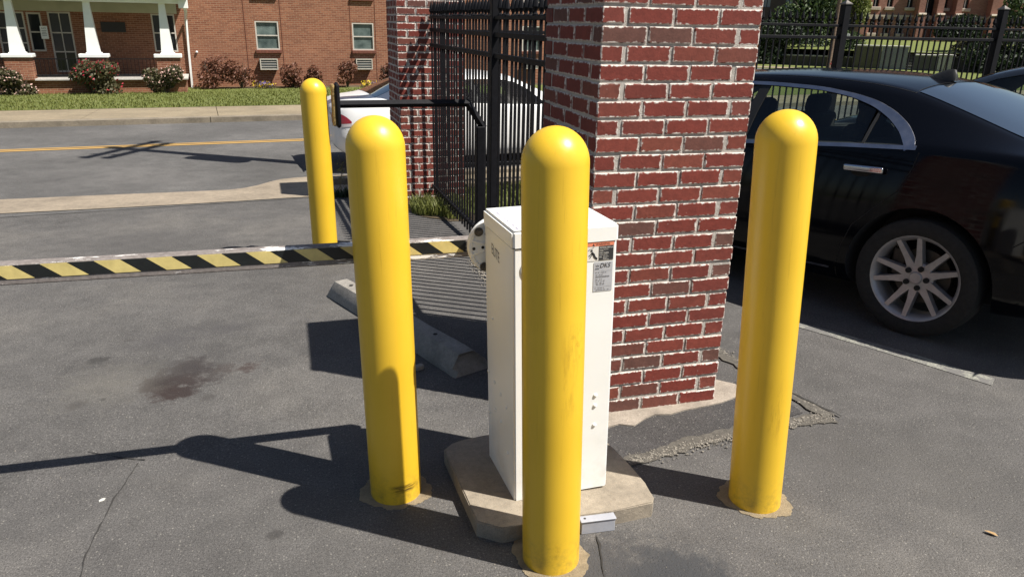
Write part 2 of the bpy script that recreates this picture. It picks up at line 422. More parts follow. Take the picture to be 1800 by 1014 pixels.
for i in range(1500):
    if i % 5 < 3:
        t = random.random(); x = 1.13 + 1.03 * t; y = 2.282 + .13 * t + random.gauss(0, .020)
    else:
        t = random.random(); x = 2.15 - .15 * t + random.gauss(0, .016); y = 2.40 + 1.1 * t
    r = random.choice((.002, .0025, .003, .004, .0055)) * random.uniform(.8, 1.3)
    vs = bmesh.ops.create_icosphere(pb.bm, subdivisions=1, radius=r)['verts']
    for v in vs: v.co = Vector((v.co.x * random.uniform(.7, 1.3), v.co.y * random.uniform(.7, 1.3), v.co.z * .6)) + Vector((x, y, zg(x, y) + .006))
pb.build('gravel', STONEA)['kind'] = 'stuff'
pb = B()                                     # grit along the foot of the fence
for i in range(1700):
    y = random.uniform(3.3, 5.2); x = 1.115 + random.gauss(0, .032) + .02 * (y - 3.4)
    r = random.uniform(.0025, .006)
    vs = bmesh.ops.create_icosphere(pb.bm, subdivisions=1, radius=r)['verts']
    for v in vs: v.co = Vector((v.co.x * random.uniform(.7, 1.3), v.co.y * random.uniform(.7, 1.3), v.co.z * .7)) + Vector((x, y, zg(x, y) + .004))
pb.build('gravel', simple('pale_grit', (.30, .27, .225), .9, 0, .4, 90))['kind'] = 'stuff'
pb = B()                                     # loose grit strewn over the asphalt
for i in range(900):
    x = random.uniform(-1.6, 3.2); y = random.uniform(1.45, 5.2) ** 1.0
    r = random.choice((.001, .0014, .0018, .0026)) * random.uniform(.8, 1.2)
    vs = bmesh.ops.create_icosphere(pb.bm, subdivisions=1, radius=r)['verts']
    for v in vs: v.co = Vector((v.co.x * random.uniform(.7, 1.3), v.co.y * random.uniform(.7, 1.3), v.co.z * .7)) + Vector((x, y, zg(x, y) + r * .4))
pb.build('loose_grit', STONEA)['kind'] = 'stuff'
CRACK = simple('crack_dark', (.03, .028, .026), .95)
rough_band('crack', [(.845, 1.90), (.835, 1.85), (.815, 1.78), (.80, 1.72), (.79, 1.62), (.765, 1.5)], .009, .004, CRACK, 1.2)
rough_band('crack', [(2.085, 2.72), (2.13, 2.60), (2.20, 2.385)], .010, .010, CRACK, 1.0)
rough_band('crack', [(-.93, 2.86), (-.80, 2.78), (-.70, 2.74)], .005, .004, CRACK, 1.2)
rough_band('crack', [(-.72, 2.72), (-.76, 2.5), (-.78, 2.2), (-.76, 1.95)], .004, .004, CRACK, 1.6)
rough_band('crack', [(-.80, 1.90), (-.6, 1.83), (-.35, 1.80), (-.1, 1.78)], .006, .004, CRACK, 1.2)
strip('parking_line', [(2.715, 3.43), (2.88, 3.155), (3.04, 2.875), (3.14, 2.675), (3.225, 2.54)], [(2.645, 3.40), (2.80, 3.11), (2.965, 2.82), (3.08, 2.60), (3.145, 2.48)], .003, LINE_W)
strip('paint_mark', [(.13, 4.62), (.17, 4.72), (.24, 4.80)], [(.15, 4.60), (.20, 4.70), (.27, 4.79)], .005, PINK)

# ================================================================== BOLLARDS
def scuff_mat(name, col, sc, lo, hi, amt):
    k = M(name); v = k.obj(); mp = k.n('Mapping'); k.set(mp.inputs['Vector'], v); mp.inputs['Scale'].default_value = sc
    f = k.ramp(k.noise(1.0, 6, .7, mp.outputs[0]), [(lo, 0.0), (hi, amt)])
    gen = k.n('SeparateXYZ', i_0=k.n('TexCoord').outputs['Generated'])
    zf = k.math('MULTIPLY', k.ramp(gen.outputs[2], [(0.0, 0.0), (.35, 1.0), (.7, 1.0), (1.0, 0.0)]), k.ramp(gen.outputs[0], [(0.0, 0.0), (.25, 1.0), (.75, 1.0), (1.0, 0.0)]))
    k.t.nodes[k.b.name].inputs['Base Color'].default_value = (*col, 1); k.p('Roughness', .7)
    tr = k.n('BsdfTransparent'); mx = k.n('MixShader'); k.set(mx.inputs[0], k.math('MULTIPLY', f, zf))
    k.t.links.new(tr.outputs[0], mx.inputs[1]); k.t.links.new(k.b.outputs[0], mx.inputs[2]); k.t.links.new(mx.outputs[0], k.out.inputs[0]); return k.m
SC_DARK = scuff_mat('dark_scuff', (.07, .04, .015), (16, 16, 130), .42, .60, .75)
SC_BROWN = scuff_mat('brown_scuff', (.34, .19, .02), (60, 60, 9), .46, .68, .24)
SC_RUB = scuff_mat('rub_mark', (.30, .16, .02), (70, 70, 45), .50, .66, .2)
def bollard(name, x, y, h, lean, label, collar=True, ch=0.0, seed=1, scuffs=()):
    r = .0915
    t = empty(name, (x, y, zg(x, y)))
    prof = [(r * .985, -.02)] + [(r, z) for z in (.004, .02)] + [(r, .35), (r, .7), (r, h - r * 1.05)]
    for i in range(1, 13):
        a = PI / 2 * i / 12; prof.append((r * math.cos(a), h - r * 1.05 + r * 1.05 * math.sin(a)))
    prof[-1] = (0, h)
    b = B(); b.lathe(prof, 48)
    o = b.build('sleeve', YEL, t, smooth=True)
    ax = Vector((-.96, .27, 0)).cross(Vector((0, 0, 1))) * -1
    o.rotation_mode = 'QUATERNION'; o.rotation_quaternion = Matrix.Rotation(lean, 4, ax.normalized()).to_quaternion()
    rr = random.Random(seed)
    if collar:
        b = B(); n = 96; ring = []
        for i in range(n):
            a = 2 * PI * i / n; q = r * (1.27 + ch * .8 + .07 * rr.random() + .12 * math.sin(a * 2 + seed) + .06 * math.sin(a * 5 + seed * 2) + .035 * math.sin(a * 13 + seed))
            ring.append((q * math.cos(a), q * math.sin(a)))
        b.prism(ring, -.02, .003)
        b.build('concrete_collar', CONC_COLLAR, t)
    for (az0, az1, z0, z1, mt) in scuffs:
        b = B(); N = 10; rows = []
        for i in range(N + 1):
            a = az0 + (az1 - az0) * i / N
            rows.append([b.bm.verts.new(((r + .0009) * math.cos(a), (r + .0009) * math.sin(a), z0 + (z1 - z0) * j / 6)) for j in range(7)])
        for p_, q_ in zip(rows, rows[1:]):
            for j in range(6): b.bm.faces.new((p_[j], q_[j], q_[j + 1], p_[j + 1]))
        so_ = b.build('scuff_mark', mt, t, smooth=True); so_.rotation_mode = 'QUATERNION'; so_.rotation_quaternion = o.rotation_quaternion
    return tag(t, label, 'bollard', 'yellow safety bollards')
bollard('bollard', .22, 2.311, 1.352, .017, 'yellow bollard left of the white gate box, shadow of another bollard climbing its foot', seed=2, scuffs=[(R(-110), R(-35), .045, .085, SC_DARK)])
bollard('bollard', .663, 1.836, 1.376, .028, 'yellow bollard standing directly in front of the white gate box', seed=4, ch=.06, scuffs=[(R(-98), R(-55), .50, .86, SC_BROWN), (R(-90), R(-50), .78, .84, SC_DARK) if False else (R(-80), R(-40), .70, .86, SC_RUB), (R(-125), R(-85), .02, .14, SC_RUB)])
bollard('bollard', 1.486, 1.951, 1.398, .057, 'yellow bollard at right, between the brick pillar and the black sedan', seed=3, scuffs=[(R(-120), R(-70), .25, .55, SC_BROWN)])
bollard('bollard', .068, 5.50, 1.325, .008, 'small far yellow bollard rising behind the striped barrier arm', seed=5)

# ================================================================== BRICK COLUMNS
def brick_mesh(name, L, mat, seed):
    rr = random.Random(seed); b = B()
    b.box((0, 0, 0), (L, .0885, .0578), bevel=.0035)
    for v in b.bm.verts: v.co += Vector((rr.uniform(-1, 1) * .0018, rr.uniform(-1, 1) * .0010, rr.uniform(-1, 1) * .0018))
    return b.mesh(name, mat)
CP = .06773
def column(name, loc, rotz, Wx, Dy, courses, label, header_even_left=True, footing=None):
    t = empty(name, loc, (0, 0, rotz))
    mx, my = Wx / 3.5, Dy / 3.5
    ml = [brick_mesh('brick', mx - .0105, BRICK_L, s) for s in range(4)]
    b = B(); e = .0049
    b.box((Wx / 2, Dy / 2, courses * CP / 2 - .04), (Wx - 2 * e, Dy - 2 * e, courses * CP + .08)); b.build('mortar_core', MORTAR, t)
    back = B()
    for n in range(courses):
        z = n * CP + CP / 2
        left_half = (n % 2 == 0) == header_even_left
        for side in range(4):
            for i in range(3):
                if side == 0: u = (i + .5 + (.5 if left_half else 0)) * mx; c = (u, .0443, z); rz = 0
                elif side == 2: u = (i + .5 + (0 if left_half else .5)) * mx; c = (u, Dy - .0443, z); rz = PI
                elif side == 1: u = (i + .5 + (.5 if left_half else 0)) * my; c = (Wx - .0443, u, z); rz = PI / 2
                else: u = (i + .5 + (0 if left_half else .5)) * my; c = (.0443, u, z); rz = -PI / 2
                jx = random.uniform(-.0013, .0013); off = random.uniform(-.0016, .0012)
                c = Vector(c) + (Vector((jx, off, 0)) if side in (0, 2) else Vector((off, jx, 0)))
                flip = left_half if side in (0, 1) else (not left_half)   # which end of the row shows as a header
                sh = .005 if flip else -.005
                c += Vector((sh, 0, 0)) if side in (0, 2) else Vector((0, sh, 0))
                c.z += random.uniform(-.0015, .0015)
                ry = random.gauss(0, .006)
                if side == 2:
                    back.box(c, (mx - .0105, .0885, .0578), (0, ry, rz), bevel=.0035)
                else:
                    o = place('brick', random.choice(ml), t, c, (0, ry, rz))
    bo = back.build('brick', BRICK_PLAIN, t); bo['kind'] = 'stuff'
    H = courses * CP
    b = B(); b.box((Wx / 2, Dy / 2, H + .03), (Wx + .01, Dy + .01, .058), bevel=.006); b.build('concrete_cap', CONC_CAP, t)
    if footing:
        b = B(); b.prism(footing, -.03, .008); b.build('concrete_footing', FOOT, t)
    return tag(t, label, 'brick pillar')
rf = random.Random(5)
foot = [(-.06, -.13), (.05, -.125), (.14, -.10), (.20, -.13), (.27, -.085), (.33, -.06), (.40, -.075), (.48, -.055), (.58, -.045), (.68, -.03), (.80, .01), (.855, .05), (.84, .12), (.70, .25), (.70, .75), (-.06, .75)]
column('brick_column', (1.065, 2.657, .0), 0, .6585, .675, 29, 'tall red brick gate pillar behind the white gate box, white smeared mortar', True, foot)
column('brick_column', (.893, 7.47, -.155), R(2.0), .67, .67, 31, 'far red brick gate pillar beside the street, striped with fence shadows', True)

# ================================================================== FENCES
def spear():
    b = B()
    b.lathe([(.012, 0), (.019, .004), (.019, .012), (.011, .018), (.010, .028), (.0225, .052), (.016, .085), (.0, .150)], 8)
    return b.mesh('finial', BLACKMETAL, smooth=False)
SPEAR = spear()
def fence(name, A, Bp, zrails, zbot, ztop, spacing, posts, label, group=None, post_h=1.9, post_w=.075, skip=(), cap=False, ring=True, n0=.05):
    A = Vector(A); Bp = Vector(Bp); d = Bp - A; L = d.length; ang = math.atan2(d.y, d.x)
    t = empty(name, (A.x, A.y, 0), (0, 0, ang))
    for z, h in zrails:
        b = B(); b.box((L / 2, 0, z), (L, .034, h), bevel=.003); b.build('rail', BLACKMETAL, t)
    b = B(); b.box((0, 0, (ztop - zbot) / 2), (.0155, .0155, ztop - zbot)); pm = b.mesh('picket', BLACKMETAL)
    n = int((L - n0) / spacing)
    for i in range(n):
        s = n0 + i * spacing
        if any(abs(s - q) < .05 for q in posts): continue
        jz = random.uniform(-.004, .004)
        p = place('picket', pm, t, (s, 0, zbot + jz), (random.gauss(0, .0015), random.gauss(0, .0015), 0))
        place('finial', SPEAR, p, (0, 0, ztop - zbot))
    for q in posts:
        P = A + d.normalized() * q
        z0 = zg(P.x, P.y)
        b = B(); b.box((q, 0, (z0 - .05 + post_h) / 2), (post_w, post_w, post_h - z0 + .05), bevel=.004)
        po = b.build('post', BLACKMETAL, t)
        b = B(); b.lathe([(post_w * .8, 0), (post_w * .8, .012), (post_w * .45, .03), (0, .055)], 4 if cap else 12, (q, 0, post_h + .001), (0, 0, PI / 4)); b.build('post_cap', STEEL if cap else BLACKMETAL, po)
    return tag(t, label, 'fence', group)
fence('iron_fence', (1.222, 7.47), (1.385, 3.335), [(1.655, .024), (1.545, .034), (1.405, .034), (.02, .032)], -.07, 1.66, .0915, [2.22], 'black iron picket fence with spear tips running between the two brick pillars', post_h=2.15, post_w=.064)
fence('iron_fence', (1.565, 7.78), (14.6, 8.43), [(1.665, .03), (1.53, .035), (.17, .034)], .02, 1.69, .0935, [2.24, 4.755, 7.26, 9.78, 12.2], 'black iron picket fence along the street behind the black sedan', post_h=1.90, post_w=.092, cap=True)
# gooseneck reader stand whose arm reaches over the lane
t = empty('card_reader_stand', (1.262, 5.50, zg(1.262, 5.5)))
z0 = zg(1.262, 5.5)
b = B(); b.box((0, 0, .475), (.066, .066, .99), bevel=.005); b.build('post', BLACKMETAL, t)
b = B(); b.box((0, 0, .006), (.22, .22, .012), bevel=.002); b.build('base_plate', BLACKMETAL, t)
b = B()
b.tube([(0.03, 0.0, .955), (-.085, .0, 1.125), (-.10, .0, 1.145)], .027, 4); b.tube([(-.085, 0, 1.142), (-.5, 0, 1.143), (-1.03, 0, 1.140)], .027, 4)
b.build('bent_arm', BLACKMETAL, t)
b = B(); b.box((-1.042, 0, 1.135), (.035, .15, .31), bevel=.022, seg=3); b.build('reader_box', BLACKMETAL, t, auto=40)
b = B(); b.box((-1.069, 0, 1.135), (.028, .125, .285), bevel=.012, seg=2); b.build('reader_face', RUST, t)
tag(t, 'black gooseneck stand with bent arm and upright reader box beside the iron fence', 'card reader')

# ================================================================== BARRIER GATE
pad = [(.424, 2.451), (.46, 2.487), (.521, 2.504), (.606, 2.515), (1.0, 2.50), (1.055, 2.42), (1.075, 2.286), (1.088, 2.17), (1.095, 2.06), (1.090, 1.975), (1.072, 1.948), (.911, 1.937), (.75, 1.945), (.591, 1.940), (.525, 1.938), (.452, 1.992)]
b = B(); b.prism(pad, -.03, .060)
bmesh.ops.bevel(b.bm, geom=[e for e in b.bm.edges if all(v.co.z > .05 for v in e.verts)], offset=.004, segments=2, affect='EDGES')
o = b.build('concrete_pad', CONC_PAD, auto=50); tag(o, 'tan concrete pad under the white gate box', 'concrete pad')
gate = empty('barrier_gate', (.586, 2.068, .060), (0, -.026, 0))
tag(gate, 'white barrier gate box with black and yellow striped arm across the lane', 'barrier gate')
GZ = .060
cw, cd, ch_ = .345, .306, .905
# cabinet is a slightly skewed box: the front is shifted right of the back
SK = .018
def cabpt(fx, fy, z): return (fx * cw * .99 + SK * (1 - fy), fy * cd, z)
def skewbox(z0, z1, g, name, mat, topbev=0.0):
    b = B()
    p0 = [cabpt(0, 0, 0), cabpt(1, 0, 0), cabpt(1, 1, 0), cabpt(0, 1, 0)]
    cx = sum(p[0] for p in p0) / 4; cy = sum(p[1] for p in p0) / 4
    q = [(cx + (p[0] - cx) * (1 + g / .16), cy + (p[1] - cy) * (1 + g / .15)) for p in p0]
    b.prism(q, z0, z1)
    if topbev:
        bmesh.ops.bevel(b.bm, geom=[e for e in b.bm.edges if any(v.co.z > z1 - .001 for v in e.verts)], offset=topbev, segments=3, affect='EDGES')
    else:
        bmesh.ops.bevel(b.bm, geom=[e for e in b.bm.edges if abs(e.verts[0].co.z - e.verts[1].co.z) > .3], offset=.006, segments=2, affect='EDGES')
    return b.build(name, mat, gate, auto=50)
skewbox(0, .913, 0, 'cabinet', CABW)
skewbox(.918, .972, .0035, 'lid', CABW, .008)
skewbox(.9135, .9175, -.004, 'seam', DARKHOLE)
ROUND = B(); ROUND.lathe([(.0068, 0), (.0068, .0015), (.005, .0038), (0, .0048)], 14); RIV = ROUND.mesh('rivet', CABW, smooth=True)
fd = Vector(cabpt(1, 0, 0)) - Vector(cabpt(0, 0, 0)); fd.normalize(); fn = Vector((fd.y, -fd.x, 0))
sd = Vector(cabpt(0, 0, 0)) - Vector(cabpt(0, 1, 0)); SLEN = sd.length; sd.normalize(); sn = Vector((-abs(sd.y), sd.x * (1 if sd.y < 0 else -1), 0)); sn = Vector((sd.y, -sd.x, 0))
if sn.x > 0: sn = -sn
UOFF = [0.0]
def front(u, z, off=.0): return Vector(cabpt(0, 0, z)) + fd * (u + UOFF[0]) + fn * off
def side(u, z, off=.0): return Vector(cabpt(0, 1, z)) + sd * u + sn * off
frot = math.atan2(fd.y, fd.x)
srot = math.atan2(sd.y, sd.x)
for u, z in ((.286, .372), (.286, .333), (.286, .257)):
    place('rivet', RIV, gate, front(u, z, .0005), (PI / 2, 0, frot))
for u, z in ((.080, .600), (.020, .368), (.090, .356), (.160, .342), (.228, .328), (.092, .246), (.022, .200), (.162, .236), (.236, .152), (.05, .60)):
    if (u, z) == (.05, .60): continue
    place('rivet', RIV, gate, side(u, z, .0005), (PI / 2, 0, srot))
b = B(); b.lathe([(.034, 0), (.034, .0025), (.031, .004), (0, .004)], 28); b.build('lock_cover', CABW, gate, auto=40, loc=front(.056, .845, .0005), rot=(PI / 2, 0, frot))

# printed stickers: flat sheets with lettering
UOFF[0] = .0305
def flat(name, col, rough=.5): return simple(name, col, rough, 0, .05, 40)
ST_W = flat('sticker_white', (.72, .70, .66)); ST_K = flat('sticker_black', (.03, .03, .032)); ST_O = flat('sticker_orange', (.72, .23, .13)); ST_S = flat('sticker_silver', (.42, .43, .46)); ST_G = flat('print_grey', (.17, .17, .18)); INKV = flat('ink_violet', (.18, .14, .30))
def frontsheet(b, u0, u1, z0, z1, off): b.poly3([front(u0, z0, off), front(u1, z0, off), front(u1, z1, off), front(u0, z1, off)])
def text(s, name, size, loc, rot, mat, parent, align='LEFT', scx=1.0, ext=0.0):
    cu = bpy.data.curves.new(name, 'FONT'); cu.body = s; cu.size = size; cu.align_x = align; cu.extrude = ext; cu.resolution_u = 3
    tmp = bpy.data.objects.new(name, cu); COL.objects.link(tmp)
    dg = bpy.context.evaluated_depsgraph_get()
    me = bpy.data.meshes.new_from_object(tmp.evaluated_get(dg))
    bpy.data.objects.remove(tmp); me.materials.clear(); me.materials.append(mat)
    o = place(name, me, parent, loc, rot); o.scale = (scx, 1, 1); return o
FR = (PI / 2, 0, frot)
b = B(); frontsheet(b, .208, .300, .854, .916, .0012); ws = b.build('warning_sticker', ST_W, gate)
b = B(); frontsheet(b, .208, .300, .903, .916, .0018); b.build('orange_band', ST_O, ws)
b = B(); frontsheet(b, .249, .2985, .8555, .902, .0018); b.build('black_panel', ST_K, ws)
b = B(); b.poly3([front(.2265, .9045, .0022), front(.2345, .9045, .0022), front(.2305, .9125, .0022)]); b.build('warning_triangle', ST_K, ws)
text('WARNING', 'lettering', .0105, front(.2375, .9053, .0022), FR, ST_K, ws, scx=.95)
for s_, sz, u, z in (('MOVING ARM can', .0075, .2508, .8945), ('cause serious injury', .0048, .2508, .8890), ('or death.', .0048, .2508, .8845), ('STAY CLEAR', .0072, .2508, .8770), ('of arm at all times.', .0048, .2508, .8720), ('NO', .0070, .2508, .8640), ('Pedestrians', .0050, .2640, .8655), ('Bicycles', .0050, .2640, .8610), ('Motorcycles', .0050, .2640, .8567)):
    text(s_, 'lettering', sz, front(u, z, .0022), FR, ST_W, ws, scx=.78)
# falling figure pictogram
b = B()
def blobline(p, w):
    p = [front(*q, .0022) for q in p]
    for a, c in zip(p, p[1:]):
        dd = (c - a).normalized(); nn = dd.cross(fn) * w
        b.poly3([a - nn, c - nn, c + nn, a + nn])
blobline([(.225, .884), (.234, .874)], .0035); blobline([(.233, .876), (.238, .867), (.2445, .8615)], .0019); blobline([(.231, .875), (.234, .866), (.244, .859)], .0017)
blobline([(.227, .883), (.220, .875), (.215, .872)], .0014); blobline([(.230, .880), (.222, .870), (.219, .865)], .0014)
cpt = [front(.2245 + .0038 * math.cos(a * PI / 5), .8895 + .0038 * math.sin(a * PI / 5), .0022) for a in range(10)]; b.poly3(cpt)
blobline([(.213, .890), (.222, .8955)], .0006); blobline([(.224, .8966), (.233, .9005)], .0006)
b.build('falling_figure', ST_K, ws)
b = B(); frontsheet(b, .2335, .298, .750, .849, .0012); np_ = b.build('name_plate', ST_S, gate)
tx = text('DKS', 'lettering', .0215, front(.2535, .8305, .0022), FR, ST_K, np_, scx=.88); tx.data.transform(Matrix.Shear('XZ', 4, (0, 0)) if False else Matrix(((1, .25, 0, 0), (0, 1, 0, 0), (0, 0, 1, 0), (0, 0, 0, 1))))
text('W', 'lettering', .0125, front(.2395, .8325, .0022), FR, ST_K, np_)
b = B(); frontsheet(b, .238, .2525, .8265, .8285, .0022); b.build('logo_bar', ST_K, np_)
b = B(); rr = random.Random(3)
frontsheet(b, .2360, .2958, .8195, .8200, .002); frontsheet(b, .2360, .2958, .7665, .7670, .002)
for z, segs in ((.8135, 5), (.806, 3), (.7985, 9), (.791, 3), (.785, 4), (.7785, 3), (.7735, 3), (.7605, 4), (.7545, 6)):
    u = .238 + rr.random() * .006
    for i in range(segs):
        w = rr.uniform(.003, .008)
        if u + w > .2945: break
        frontsheet(b, u, u + w, z, z + (.0036 if segs == 9 else .0018), .002); u += w + rr.uniform(.0012, .006 if segs < 9 else .0012)
b.build('print_lines', ST_G, np_)
tx = text('ELITE', 'lettering', .052, side(.078, .838, .001), (PI / 2, R(-38) * 0, srot), ST_G, gate, scx=1.0)
tx.data.transform(Matrix(((.72, 0, 0, 0), (-.10, 1, 0, 0), (0, 0, 1, 0), (0, 0, 0, 1))))
b = B(); rr = random.Random(8)
for i in range(13):                           # faded violet scribble on the lid
    f = .78 - i * .058; z = .9735
    c0 = Vector(cabpt(.055, f, z)); c1 = Vector(cabpt(.055 + rr.uniform(.01, .035), f - rr.uniform(.01, .04), z))
    nn = Vector((-(c1 - c0).y, (c1 - c0).x, 0)).normalized() * .0016
    b.poly3([c0 - nn, c1 - nn, c1 + nn, c0 + nn])
b.build('ink_scribble', INKV, gate)
# mounting hub disc on the back left edge
hub_c = Vector((.612, 2.418, .889))
gm = Matrix.Translation(Vector((.586, 2.068, .060))) @ Euler((0, -.026, 0)).to_matrix().to_4x4(); gi = gm.inverted()
def gl(p): return gi @ Vector(p)
def frame_rot(): return (gi.to_3x3() @ Matrix.Rotation(PI / 2, 3, 'X')).to_euler()
b = B(); n = 40; r = .103
b.lathe([(0, 0), (r, 0), (r, .018), (r - .004, .024), (r - .012, .024), (r - .016, .020), (0, .020)], n)
hub = b.build('mounting_hub', CABW, gate, auto=40, loc=gl(hub_c), rot=frame_rot())
b = B()
for a in (-18, 14, 60, -62, 100): b.box((-.055 * math.cos(R(a)), .055 * math.sin(R(a)) , .022), (.075, .005, .008), (0, 0, -R(a)), bevel=.001)
b.build('rib', CABW, hub)
for (px, py, rr_) in ((-.066, .055, .0135), (-.045, -.073, .0135)):
    b = B(); b.cyl((px, py, .024), .016, .004, 20); b.cyl((px, py, .030), rr_ * .8, .010, 6); b.cyl((px, py, .036), .006, .006, 12); b.build('bolt', STEEL, hub)
for (px, py) in ((-.038, .045), (-.082, -.006), (-.050, -.003), (-.022, -.052)):
    b = B(); b.cyl((px, py, .0206), .0055, .002, 14); b.build('bolt_hole', DARKHOLE, hub)
# the arm
AX0, AX1, AZ0, AZ1, AY = -4.2, .60, .838, .906, 2.450
def armz(x): return 0.0
b = B(); b.box(((AX0 + AX1) / 2, AY + .021, (AZ0 + AZ1) / 2), (AX1 - AX0, .042, AZ1 - AZ0), bevel=.004)
arm = b.build('arm', ARMW, gate); arm.matrix_parent_inverse = Matrix.Identity(4); arm.matrix_local = gi
per, half, shift = .150, .075, .055
tz0, tz1 = .858, .9005
x = -.898 - .150 * 21
def stripe(name, xa, xb, mat):
    lo = .512
    P = [(xa, tz1), (xb, tz1), (xb + shift, tz0), (xa + shift, tz0)]
    P = [(min(q[0], lo), q[1]) for q in P]
    if P[0][0] >= lo: return
    b = B(); f = [b.bm.verts.new((q[0], AY - .0016, q[1])) for q in P]; g = [b.bm.verts.new((q[0], AY + .001, q[1])) for q in P]
    if len({round(q[0], 4) for q in P}) < 2: b.bm.free(); return
    try:
        b.bm.faces.new(f); [b.bm.faces.new((f[i], f[(i + 1) % 4], g[(i + 1) % 4], g[i])) for i in range(4)]
    except Exception: pass
    bmesh.ops.remove_doubles(b.bm, verts=b.bm.verts, dist=1e-5)
    b.build(name, mat, arm)
while x < .52:
    stripe('black_stripe', x, x + half - .0006, TAPEK); stripe('yellow_stripe', x + half, x + per - .0006, TAPEY); x += per

# ---- small grey junction box on the ground
t = empty('junction_box', (.858, 1.945, 0), (0, 0, R(-3)))
b = B(); b.box((0, 0, .024), (.120, .068, .048), bevel=.002); b.build('box_body', GREYBOX, t)
b = B(); b.box((0, 0, .051), (.126, .074, .005), bevel=.0015); b.build('box_lid', GREYBOX, t)
for sx, sy in ((-.045, -.02), (.045, .022)):
    b = B(); b.cyl((sx, sy, .0540), .004, .002, 10); b.build('screw', STEEL, t)
tag(t, 'small grey plastic junction box lying against the concrete pad', 'junction box')

# ---- concrete wheel stop
sA, sB = Vector((.045, 4.585)), Vector((.605, 3.165)); d = sB - sA; L = d.length; ang = math.atan2(d.y, d.x)
t = empty('wheel_stop', (sA.x, sA.y, zg(sA.x, sA.y)), (0, math.atan2(-(zg(*sB) - zg(*sA)), L), ang))
b = B()
prof = [(.0, 0), (.0, .035), (.045, .105), (.13, .108), (.205, .045), (.21, 0)]
rr = random.Random(4)
secs = [(0, .82, .02), (.035, .97, 0), (.2, 1, 0), (.5, 1, 0), (.8, 1, 0), (1.1, 1, 0), (1.35, 1, 0), (L - .10, 1, 0), (L - .03, .97, .0), (L, .80, .03)]
rings = []
for s_, k_, ins in secs:
    rings.append([b.bm.verts.new((s_ + (zz > .06) * (ins * (1 if s_ < .5 else -1)) * 1.6 + rr.uniform(-.004, .004), (yy - .105) * (k_ if zz > .02 else 1) + .105 + rr.uniform(-.003, .003), zz * k_ + rr.uniform(-.002, .002))) for yy, zz in prof])
for a, c in zip(rings, rings[1:]):
    for i in range(len(prof) - 1): b.bm.faces.new((a[i], a[i + 1], c[i + 1], c[i]))
b.bm.faces.new(rings[0]); b.bm.faces.new(rings[-1])
b.build('stop_body', CONC_STOP, t, auto=35)
for s_ in (.19, L - .32):
    b = B(); b.cyl((s_, .088, .1068), .012, .004, 14); b.build('pin_hole', DARKHOLE, t)
tag(t, 'weathered concrete wheel stop lying behind the left yellow bollard', 'wheel stop')
# small litter
b = B(); b.box((0, 0, .006), (.045, .03, .03), bevel=.008, seg=2)
tag(b.build('stone', CONC_STOP, None, loc=(.452, 3.30, .0), rot=(0, 0, .4)), 'small chunk of broken concrete beside the wheel stop', 'stone')
b = B(); b.poly3([(-.02, 0, .003), (-.008, -.008, .006), (.012, -.006, .004), (.024, .002, .002), (.010, .009, .006), (-.008, .008, .005)])
tag(b.build('dry_leaf', simple('dry_leaf', (.42, .27, .12), .8, 0, .3), None, loc=(2.175, 1.576, .003), rot=(.1, -.1, 2.2)), 'dry tan leaf on the asphalt at lower right', 'leaf')
b = B(); b.prism([(-.012, -.005), (.004, -.008), (.013, .001), (.005, .007), (-.008, .005)], 0, .0025)
tag(b.build('litter_scrap', simple('scrap_white', (.55, .54, .50), .7), None, loc=(-.80, 2.50, .001), rot=(0, 0, .6)), 'small pale scrap on the asphalt left of the left bollard', 'litter')

# ================================================================== FOLIAGE HELPERS
def leaf_mat(name, cols, rough=.6, trans=.25):
    k = M(name); P = k.pos()
    c = k.ramp(k.noise(60, 2, .5, P), [(.30 + .4 * i / max(1, len(cols) - 1), cc) for i, cc in enumerate(cols)])
    k.p('Base Color', c); k.p('Roughness', rough)
    tr = k.n('BsdfTranslucent'); k.set(tr.inputs[0], c)
    mx = k.n('MixShader'); mx.inputs[0].default_value = trans
    k.t.links.new(k.b.outputs[0], mx.inputs[1]); k.t.links.new(tr.outputs[0], mx.inputs[2]); k.t.links.new(mx.outputs[0], k.out.inputs[0])
    return k.m
GRASSB = leaf_mat('grass_blades', [(.105, .125, .022), (.15, .17, .034), (.19, .18, .055)]) # [(.0850, .1360, .0213), (.1275, .1870, .0340), (.1615, .1955, .0510)])
ROSELEAF = leaf_mat('rose_leaves', [(.045, .052, .02), (.075, .075, .03), (.12, .075, .04)])
ROSERED = leaf_mat('red_roses', [(.40, .02, .04), (.52, .05, .08)])
ROSEPINK = leaf_mat('pale_pink_roses', [(.62, .36, .32), (.70, .50, .44)])
BARB = leaf_mat('maroon_leaves', [(.07, .022, .020), (.14, .045, .030), (.20, .09, .05), (.28, .17, .10)])
PANY = leaf_mat('yellow_pansies', [(.70, .50, .03), (.75, .58, .08)])
PANV = leaf_mat('violet_pansies', [(.14, .09, .30), (.30, .24, .45)])
TREEL = leaf_mat('tree_leaves', [(.025, .05, .015), (.05, .085, .025), (.12, .15, .05)])
TREEY = leaf_mat('yellow_green_leaves', [(.10, .13, .03), (.20, .22, .06)])
HEDGEL = leaf_mat('hedge_leaves', [(.012, .025, .010), (.03, .05, .018)])
BARK = simple('bark', (.085, .065, .05), .9, 0, .3, 12, .6, 40)
